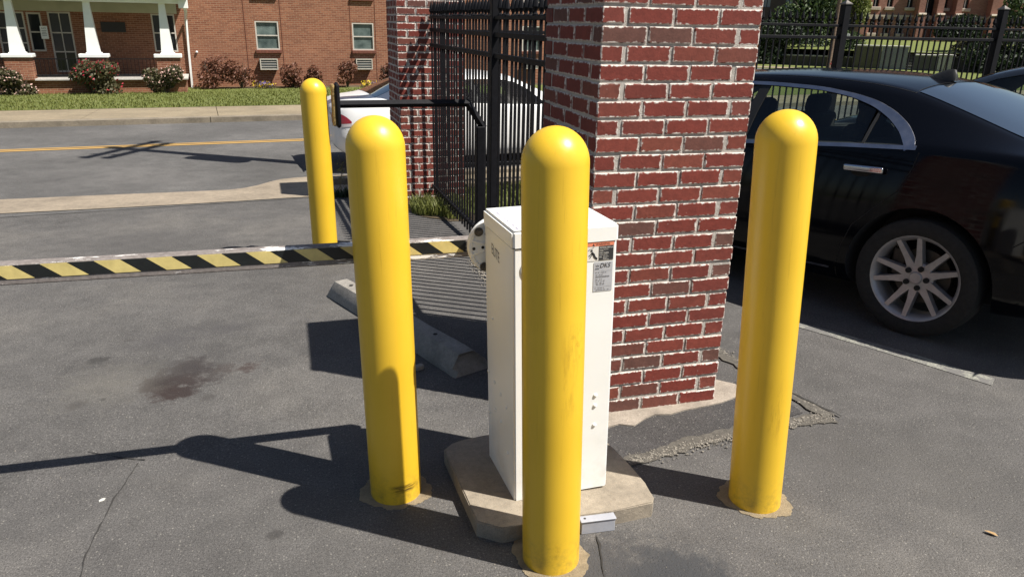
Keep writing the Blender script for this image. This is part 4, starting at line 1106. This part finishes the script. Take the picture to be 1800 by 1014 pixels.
        vstrip('door_seam', dense([(1.215, .98), (1.215, .6), (1.2, .24)], 4), .006, SEAMK, sgn, .0008)
        b = B(); h0 = surf(.24, .905, sgn, .028); h1 = surf(.47, .898, sgn, .028)
        b.box((h0 + h1) / 2, ((h1 - h0).length, .022, .036), (0, 0, math.atan2((h1 - h0).y, (h1 - h0).x)), bevel=.009, seg=3)
        hd = b.build('door_handle', CHROME, t, auto=40)
        b = B(); c_ = surf(.375, .885, sgn, .002); b.sph(c_, .05, 14, (1.25, .10, .62)); b.build('handle_cup', SEAMK, hd, smooth=True)
        if tails:
            b = B()
            def patch(nm, lo_, hi_, mat_, s0=-1.045, s1=-.80, N=7):
                b = B(); prev = None
                for i in range(N + 1):
                    f_ = i / N; s_ = s0 + (s1 - s0) * f_
                    col_ = [b.bm.verts.new(surf(s_, lo_(f_) + (hi_(f_) - lo_(f_)) * j / 5, sgn, .006)) for j in range(6)]
                    if prev:
                        for j in range(5): b.bm.faces.new((prev[j], prev[j + 1], col_[j + 1], col_[j]))
                    prev = col_
                b.build(nm, mat_, t, smooth=True)
            b.bm.free()
            patch('tail_light', lambda f: .735 + .02 * f, lambda f: .895 - .115 * f ** 2.2, LAMP)
            patch('reverse_light', lambda f: .69 + .02 * f, lambda f: .732 + .02 * f, LAMPW)
        vstrip('bumper_seam', dense([(-.99, .655), (-.7, .68), (-.52, .66), (-.45, .60)], 3), .006, SEAMK, sgn, .0008)
    # rear glass and windscreen
    for nm, s0, s1, wy in (('rear_window', -.38, .265, lambda f: .60 - .075 * f), ('windscreen', 2.84, 2.06, lambda f: .64 - .12 * f)):
        b = B(); prev = None; N = 10
        for i in range(N + 1):
            f = i / N; s_ = s0 + (s1 - s0) * f; row = [b.bm.verts.new(topz(s_, -wy(f) + 2 * wy(f) * j / 10, .004)) for j in range(11)]
            if prev:
                for j in range(10): b.bm.faces.new((prev[j], prev[j + 1], row[j + 1], row[j]))
            prev = row
        b.build(nm, RGLASS, t, smooth=True)
    b = B()                                   # roof seams
    for sgn in (1, -1):
        P = [topz(.27 + i * .08, sgn * (.545 + .012 * math.sin(i * .2)), .0012) for i in range(20)]
        for a_, c_ in zip(P, P[1:]): b.poly3([a_ + Vector((0, -.004, 0)), c_ + Vector((0, -.004, 0)), c_ + Vector((0, .004, 0)), a_ + Vector((0, .004, 0))])
    P = [topz(.275 + .02 * math.cos(j * PI / 20 - PI / 2), -.545 + 1.09 * j / 20, .0012) for j in range(21)]
    for a_, c_ in zip(P, P[1:]): b.poly3([a_ + Vector((-.003, 0, 0)), c_ + Vector((-.003, 0, 0)), c_ + Vector((.003, 0, 0)), a_ + Vector((.003, 0, 0))])
    b.build('roof_seam', SEAMK, t)
    if sharkfin:
        b = B(); c0 = topz(.38, 0); f_ = []
        prof = [(.10, -.004, .026), (.075, .014, .031), (.04, .030, .034), (0, .045, .034), (-.035, .055, .032), (-.062, .058, .028), (-.080, .052, .024), (-.088, .030, .024), (-.090, -.004, .026)]
        rings = []
        for dx, hz, wy in prof:
            rings.append([b.bm.verts.new(c0 + Vector((dx, -wy, -.012 - dx * 0.0))), b.bm.verts.new(c0 + Vector((dx, -wy * .45, hz * .7))), b.bm.verts.new(c0 + Vector((dx, 0, hz))), b.bm.verts.new(c0 + Vector((dx, wy * .45, hz * .7))), b.bm.verts.new(c0 + Vector((dx, wy, -.012)))])
        for a_, c_ in zip(rings, rings[1:]):
            for i in range(4): b.bm.faces.new((a_[i], a_[i + 1], c_[i + 1], c_[i]))
        b.bm.faces.new(rings[-1]); b.build('roof_antenna', PLASTIC, t, auto=50)
    if see_through:                           # seats behind the glass
        for s_, y_, h in ((.62, .38, 1.21), (.62, -.38, 1.21), (1.42, .36, 1.22), (1.42, -.36, 1.22)):
            b = B(); b.box((s_, y_, .99), (.14, .44, .26), (0, -.2, 0), bevel=.05, seg=3); b.box((s_ - .03, y_, h - .05), (.10, .25, .15), (0, -.2, 0), bevel=.045, seg=3); b.build('headrest', SEAT, t, auto=50)
    # wheels
    for ws_ in (0.0, 2.74):
        for sg in (1, -1):
            w_ = empty('wheel', (ws_, sg * .80, .335)); w_.parent = t; w_.rotation_euler = (0, 0, 0 if sg > 0 else PI)
            rot = (-PI / 2, 0, 0)
            b = B(); b.lathe([(.236, -.10), (.300, -.105), (.326, -.09), (.335, -.06), (.335, .04), (.328, .066), (.305, .078), (.262, .076), (.243, .066), (.236, .06)], 48, (0, 0, 0), rot); b.build('tyre', TYRE, w_, auto=40)
            b = B(); b.lathe([(.222, -.10), (.215, -.02), (.212, .02), (.224, .050), (.238, .064), (.243, .066), (.244, .060)], 48, (0, 0, 0), rot)
            b.lathe([(0, .040), (.030, .044), (.034, .040), (.036, .034), (.078, .030), (.088, .020), (.088, -.02)], 30, (0, 0, 0), rot)
            for k_ in range(5):
                for dd in (-14.5, 14.5):
                    a0 = R(105 + 72 * k_); a1 = a0 + R(dd)
                    def pt(r_, a_, w__, y_): return Vector((-(r_ * math.cos(a_) - w__ * math.sin(a_)), y_, r_ * math.sin(a_) + w__ * math.cos(a_)))
                    a_in = a0 + R(dd * 1.15)
                    v = []
                    for r_, hw, yy, ai in ((.052, .024, .030, a_in), (.13, .0155, .036, a0 + R(dd * 1.05)), (.228, .0125, .056, a1)):
                        v.append([b.bm.verts.new(pt(r_, ai, hw, yy)), b.bm.verts.new(pt(r_, ai, -hw, yy)), b.bm.verts.new(pt(r_, ai, -hw * 1.2, yy - .035)), b.bm.verts.new(pt(r_, ai, hw * 1.2, yy - .035))])
                    for q, w2 in zip(v, v[1:]):
                        for i in range(4): b.bm.faces.new((q[i], q[(i + 1) % 4], w2[(i + 1) % 4], w2[i]))
            b.build('rim', ALLOY, w_, auto=35)
            for k_ in range(5):
                a_ = R(105 + 36 + 72 * k_); b = B(); b.cyl((-.057 * math.cos(a_), .036, .057 * math.sin(a_)), .0155, .012, 12, (PI / 2, 0, 0))
                b.build('lug_hole', SEAMK, w_)
            b = B(); b.lathe([(0, -.06), (.155, -.06), (.155, -.035), (0, -.035)], 28, (0, 0, 0), rot); b.box((.13, -.05, .06), (.08, .06, .16), bevel=.01); b.build('brake_disc', simple('brake_steel', (.07, .065, .06), .6, .6), w_)
    return tag(t, label, cat, group)
def car_matrix(O, heading, pitch=0.0, sx=1, sy=1, sz=1):
    th = heading; f = Vector((-math.sin(th) * math.cos(pitch), math.cos(th) * math.cos(pitch), -math.sin(pitch)))
    l = Vector((-math.cos(th), -math.sin(th), 0)); u = f.cross(l)
    Mx = Matrix((f * sx, l * sy, u * sz)).transposed().to_4x4(); Mx.translation = Vector(O); return Mx
CAR_TH, CAR_PH = R(22.6), R(3)
CAR_O = (3.992, 3.442, -.003)
make_car('black_sedan', PAINT_K, car_matrix(CAR_O, CAR_TH, CAR_PH), 'glossy black sedan with chrome window trim, its rear quarter beside the right bollard', 'car')
Mx = car_matrix(CAR_O, CAR_TH, CAR_PH); o2 = Mx @ Vector((-1.1, -2.9, .02))
make_car('dark_sedan', PAINT_N, car_matrix(o2, CAR_TH, CAR_PH), 'dark car parked beyond the black sedan, only its roof and windows showing', 'car', sharkfin=False, trim=False)
# white car at the kerb, nose to the right
wo_ = UVg(1.40 + 1.06 * .80, 9.2 + .89 * .92, .0)
make_car('white_car', PAINT_W, car_matrix(wo_, STREET_ROT - PI / 2, 0, .80, .92, .86), 'white car parked at the kerb behind the far brick pillar', 'car', sharkfin=False, trim=False)

# ================================================================== FAR RIGHT: church and gardens across the corner
AZ = R(42); EF = Vector((math.sin(AZ), math.cos(AZ), 0)); ER = Vector((math.cos(AZ), -math.sin(AZ), 0))
def FR_(f, r, z): return EF * f + ER * r + Vector((0, 0, z))
FROT = -AZ                                   # local x = to the right, local y = away
def rise(f): return -1.0 if f < 57 else -1.0 + (f - 57) * .062
# grass rise and strips
b = B()
rows = []
for f in (40, 57, 60.6):
    rows.append([b.bm.verts.new(FR_(f, r, -.99)) for r in (-40, -12, -8, -4, 0, 6, 14, 40)])
for a, c in zip(rows, rows[1:]):
    for i in range(7): b.bm.faces.new((a[i], a[i + 1], c[i + 1], c[i]))
o = b.build('corner_grass', LAWN); o['kind'] = 'structure'
b = B(); b.poly3([FR_(49.5, -40, -.975), FR_(49.5, 40, -.975), FR_(54, 40, -.975), FR_(54, -40, -.975)]); b.build('corner_street', ROADM)['kind'] = 'structure'
b = B(); b.poly3([FR_(55.2, -40, -.97), FR_(55.2, 40, -.97), FR_(57.2, 40, -.97), FR_(57.2, -40, -.97)]); b.build('corner_footpath', CONC_WALK)['kind'] = 'structure'
b = B(); rows = []
for f, z in ((61.5, .18), (66, .42), (74, .72), (82, .80), (120, .85)):
    rows.append([b.bm.verts.new(FR_(f, r, z)) for r in (-45, -10, -3, 3, 12, 50)])
for a, c in zip(rows, rows[1:]):
    for i in range(5): b.bm.faces.new((a[i], a[i + 1], c[i + 1], c[i]))
b.build('church_lawn', LAWN)['kind'] = 'structure'
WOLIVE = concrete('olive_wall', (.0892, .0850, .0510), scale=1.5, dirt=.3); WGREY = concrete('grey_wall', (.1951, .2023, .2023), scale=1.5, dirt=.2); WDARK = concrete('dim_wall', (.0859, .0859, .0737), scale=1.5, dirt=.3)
WPALE = concrete('pale_pillar', (.4675, .4590, .4080), scale=1.5, dirt=.15)
def rwall(name, r0, r1, z1, mat, label, f=60.8, d=.5, z0=-1.05, cap=True):
    t = empty(name, FR_(f, (r0 + r1) / 2, z0), (0, 0, FROT)); w = r1 - r0
    b = B(); b.box((0, d / 2, (z1 - z0) / 2), (w, d, z1 - z0)); b.build('wall', mat, t)
    if cap: b = B(); b.box((0, d / 2, z1 - z0 + .05), (w + .08, d + .1, .10), bevel=.02); b.build('coping', WPALE, t)
    return tag(t, label, 'garden wall')
K = 60.8 / 46
rwall('retaining_wall', -3.0, -1.20, .50, WOLIVE, 'olive brown retaining wall seen between the fence bars')
rwall('retaining_wall', -1.18, .50, .50, WGREY, 'light grey retaining wall left of the garden steps')
rwall('retaining_wall', .98, 2.42, -.02, WDARK, 'low dull grey wall right of the garden steps')
rwall('pale_gate_pillar', 2.45, 3.40, .02, WPALE, 'pale square wall block at the right end of the low wall', d=.9)
rwall('retaining_wall', -40, -3.05, -.35, WOLIVE, 'long low wall under the dark hedge', f=62)
rwall('retaining_wall', 3.45, 40, -.1, WDARK, 'low wall in shade behind the dark bushes', f=62)
t = empty('garden_steps', FR_(61, .74, -1.0), (0, 0, FROT))
for i in range(6):
    b = B(); b.box((0, .15 + i * .32, .09 + i * .18), (.50, .32, .05)); b.box((0, .30 + i * .32, .0 + i * .18), (.50, .02, .16)); b.build('step', WPALE if i % 1 == 0 else WDARK, t)
tag(t, 'narrow garden steps rising between two walls', 'steps')
# low pale kerb walk along the top of the lawn edge
b = B(); b.box((0, 0, 0), (11, .9, .10)); b.build('lawn_path', WPALE, None, loc=FR_(62.6, 4.2, .18), rot=(0, 0, FROT))['kind'] = 'structure'
# hydrant
t = empty('fire_hydrant', FR_(56, -3.95, -.97))
HYD = simple('hydrant_red', (.42, .02, .02), .5); 
b = B(); b.lathe([(.15, 0), (.15, .04), (.10, .06), (.095, .45), (.13, .47), (.13, .52), (.105, .56), (.06, .66), (.03, .68), (.03, .74), (0, .75)], 16); b.build('barrel', HYD, t, auto=40)
b = B(); b.cyl((0, 0, .38), .055, .36, 12, (0, PI / 2, 0)); b.cyl((0, -.12, .34), .07, .14, 12, (PI / 2, 0, 0)); b.build('outlet', HYD, t, auto=40)
tag(t, 'small red fire hydrant beyond the street fence', 'fire hydrant')
# blue bin, signs, poles
t = empty('blue_bin', FR_(72, -11.05, .55), (0, 0, FROT))
BLUE = simple('bin_blue', (.02, .09, .42), .5); b = B(); b.box((0, 0, .45), (.62, .6, .8), bevel=.04); b.build('bin_body', BLUE, t); b = B(); b.box((0, 0, .90), (.68, .66, .10), bevel=.03); b.build('bin_lid', BLUE, t)
tag(t, 'small blue bin beside the brick pillar edge, far across the street', 'bin')
t = empty('utility_pole', FR_(58, -4.35, -1.0)); b = B(); b.tube([(0, 0, 0), (.1, 0, 5), (.2, 0, 10)], [.16, .14, .11], 12); b.build('pole', simple('far_pole_wood', (.16, .11, .08), .9, 0, .3, 6), t)
b = B(); b.box((.2, 0, 9), (2.2, .1, .12), (0, 0, -AZ)); b.build('crossarm', WOODP, t); tag(t, 'brown wooden utility pole rising behind the fence post and hydrant', 'utility pole')
t = empty('street_sign', FR_(57, -3.42, -1.0), (0, 0, FROT)); b = B(); b.tube([(-.30, 0, 0), (0, 0, 2.2)], .03, 8); b.build('sign_post', STEEL, t); b = B(); b.box((0, -.03, 2.15), (.38, .02, .36), bevel=.01); b.build('sign_plate', WHITE, t); tag(t, 'small white sign on a leaning post beside the fence post', 'sign')
t = empty('white_post', FR_(60.2, 2.95, -1.0), (0, 0, FROT)); b = B(); b.tube([(-.10, 0, 0), (.04, 0, 2.1)], .035, 8); b.build('mast', STEEL, t); b = B(); b.sph((.04, 0, 2.13), .05, 10); b.build('mast_cap', WHITE, t); tag(t, 'thin grey leaning mast by the pale wall block', 'post')
# church
CHB = wallbrick('church_brick', (.2295, .0978, .0680), (.3060, .1445, .1062), (.3400, .2295, .1870))
STONE = concrete('church_stone', (.4675, .3995, .3230), scale=1.5, dirt=.2)
ch = empty('brick_church', FR_(80, 0, .6), (0, 0, FROT + R(22))); tag(ch, 'reddish brick church with stone trimmed windows and buttresses behind the fence', 'church')
KX = 80 / 75.
opens = []
for xc in (-2.75, -1.6, -.45): opens.append((xc * KX - .26, xc * KX + .26, .75, 1.95)); 
for xc in (-2.75, -1.6, .05, 2.9, 4.6): opens.append((xc * KX - .26, xc * KX + .26, 3.0, 5.4))
opens.append((1.55 * KX - .55, 1.55 * KX + .55, 2.3, 5.2))
wall_with_openings('wall', -4.1, 14, -1.5, 12, opens, 0, .5, CHB, ch)
b = B(); b.box((5, 6, 5), (17.8, 10.5, 13)); b.build('inner_block', bpy.data.materials['dark_interior'], ch)
for o_ in opens:
    b = B(); b.box(((o_[0] + o_[1]) / 2, .25, (o_[2] + o_[3]) / 2), (o_[1] - o_[0], .05, o_[3] - o_[2])); w_ = b.build('window', DGL, ch)
    b = B(); b.box(((o_[0] + o_[1]) / 2, -.05, o_[2] - .14), (o_[1] - o_[0] + .35, .22, .28), bevel=.03); b.build('sill', STONE, w_)
    b = B(); b.box(((o_[0] + o_[1]) / 2, -.03, o_[3] + .12), (o_[1] - o_[0] + .3, .12, .24), bevel=.02); b.build('lintel', STONE, w_)
    b = B(); b.box(((o_[0] + o_[1]) / 2, .20, (o_[2] + o_[3]) / 2), (.05, .05, o_[3] - o_[2])); b.build('mullion', WHITE, w_)
b = B(); 
for i in range(13):
    a = PI * i / 12; b.box((1.55 * KX + .72 * math.cos(a), -.06, 3.9 + .9 * math.sin(a)), (.24, .2, .2), (0, -a, 0))
b.build('stone_arch', STONE, ch)
for xc in (-4.0, .75, 2.25, 3.75, 6.6):
    b = B(); b.box((xc * KX, -.45, 2.2), (.55, .9, 7.4)); b.box((xc * KX, -.7, .6), (.6, 1.1, 3.2)); bt = b.build('buttress', CHB, ch)
    b = B(); b.box((xc * KX, -.85, 2.28), (.66, .9, .16), (R(-25), 0, 0)); b.build('buttress_cap', STONE, bt)
b = B(); b.box((5, -.04, 2.25), (18, .10, .16)); b.build('stone_band', STONE, ch)
b = B(); b.prism([(-4.6, -.6), (14.5, -.6), (14.5, 12), (-4.6, 12)], 12, 12.3); b.build('roof', simple('slate', (.05, .05, .055), .8), ch)
# dark house at left
hs = empty('brick_house', FR_(84, -14.5, .5), (0, 0, FROT)); tag(hs, 'dim brown brick house behind the tree, right beside the brick pillar edge', 'house')
HB = wallbrick('house_brick', (.075, .05, .045), (.10, .07, .06), (.10, .08, .07))
wall_with_openings('wall', -8, 5.5, -1.5, 8, [(-.35, .35, 3.1, 4.9), (1.05, 1.75, 3.1, 4.9), (3.2, 3.9, 3.1, 4.9)], 0, .4, HB, hs)
b = B(); b.box((-1.2, 5, 3), (13, 9, 9)); b.build('inner_block', bpy.data.materials['dark_interior'], hs)
for xc in (0, 1.4, 3.55):
    b = B(); b.box((xc, .2, 4.0), (.7, .05, 1.8)); w_ = b.build('window', simple('pale_blind', (.30, .31, .34), .6), hs); b = B(); b.box((xc, .15, 4.0), (.06, .05, 1.8)); b.box((xc, .15, 4.0), (.7, .05, .06)); b.build('mullion', DGL, w_)
b = B(); b.prism([(-8.6, -.7), (6, -.7), (6, 10), (-8.6, 10)], 8, 8.3); b.build('roof', bpy.data.materials['slate'], hs)
# trees and hedges
def tree(c, h, crown, leafm, nleaf, size, label, seed, group='trees near the church'):
    t = empty('leafy_tree', c); rr = random.Random(seed)
    b = B(); b.tube([(0, 0, -.3), (.05, 0, h * .35), (.0, .1, h * .62)], [.26, .19, .10], 10)
    for i in range(7):
        a = rr.uniform(0, 6.28); z = h * rr.uniform(.25, .5); q = crown[0] * rr.uniform(.4, .8)
        b.tube([(0.03, 0, z), (math.cos(a) * q * .5, math.sin(a) * q * .5, z + h * .14), (math.cos(a) * q, math.sin(a) * q, z + h * .25)], [.09, .06, .025], 6)
    b.build('trunk', BARK, t)
    b = B(); cloud(b, nleaf, (0, 0, h - crown[2]), crown, size, seed, fill=.35); b.build('crown', leafm, t, recalc=False)
    return tag(t, label, 'tree', group)
tree(FR_(68, -7.2, -.2), 6.4, (2.9, 2.6, 3.1), TREEL, 6500, .15, 'broad dark green tree with light flecks left of the church', 41)
tree(FR_(70, -3.9, -.2), 7.6, (1.3, 1.5, 3.2), TREEY, 2600, .13, 'slim yellow green tree between the church and the utility pole', 42)
tree(FR_(64, 8.6, .2), 7.0, (3.4, 2.6, 3.3), TREEL, 6500, .16, 'dark tree in front of the right end of the church', 43)
tree(FR_(60, 14.0, -.2), 8.0, (4.2, 3.0, 3.6), TREEL, 6500, .17, 'big dark tree at the far right beyond the parked cars', 44)
tree(FR_(50, 30, -.8), 10, (6, 5, 4.6), TREEL, 6000, .24, 'large dark tree outside the right edge of the fence', 45)
def hedge(c, rad, n, size, label, seed, mat=HEDGEL):
    return bush('dark_hedge', c, rad, mat, n, size, label, 'hedge', 'dark hedges beyond the street', seed, None, 10)
hedge(FR_(60.9, -9.0, .30), (5.6, 1.0, 1.75), 9000, .13, 'long dark hedge on the bank left of the hydrant, enlarged in place of tree shade', 51)  # real hedge, built larger so its dark leaves replace tree shade on the bank
hedge(FR_(62.5, -3.9, .45), (1.5, 1.0, 1.15), 2400, .10, 'leafy green bush behind the hydrant and sign', 52, TREEL)
hedge(FR_(78.2, 3.6, 1.9), (3.3, .8, 1.5), 5000, .13, 'dark hedge along the foot of the church', 53)
hedge(FR_(59.8, 6.6, .15), (3.4, 1.3, 1.7), 6500, .12, 'dark bush right of the pale wall block', 54)
hedge(FR_(63, 4.6, .75), (1.7, .8, .55), 1800, .09, 'low scrubby shrub on the church lawn', 55, leaf_mat('scrub_leaves', [(.06, .055, .02), (.12, .11, .04)]))
hedge(FR_(60, 11.5, .2), (4.0, 1.5, 1.7), 5000, .14, 'tall dark hedge at the right behind the parked cars', 56)
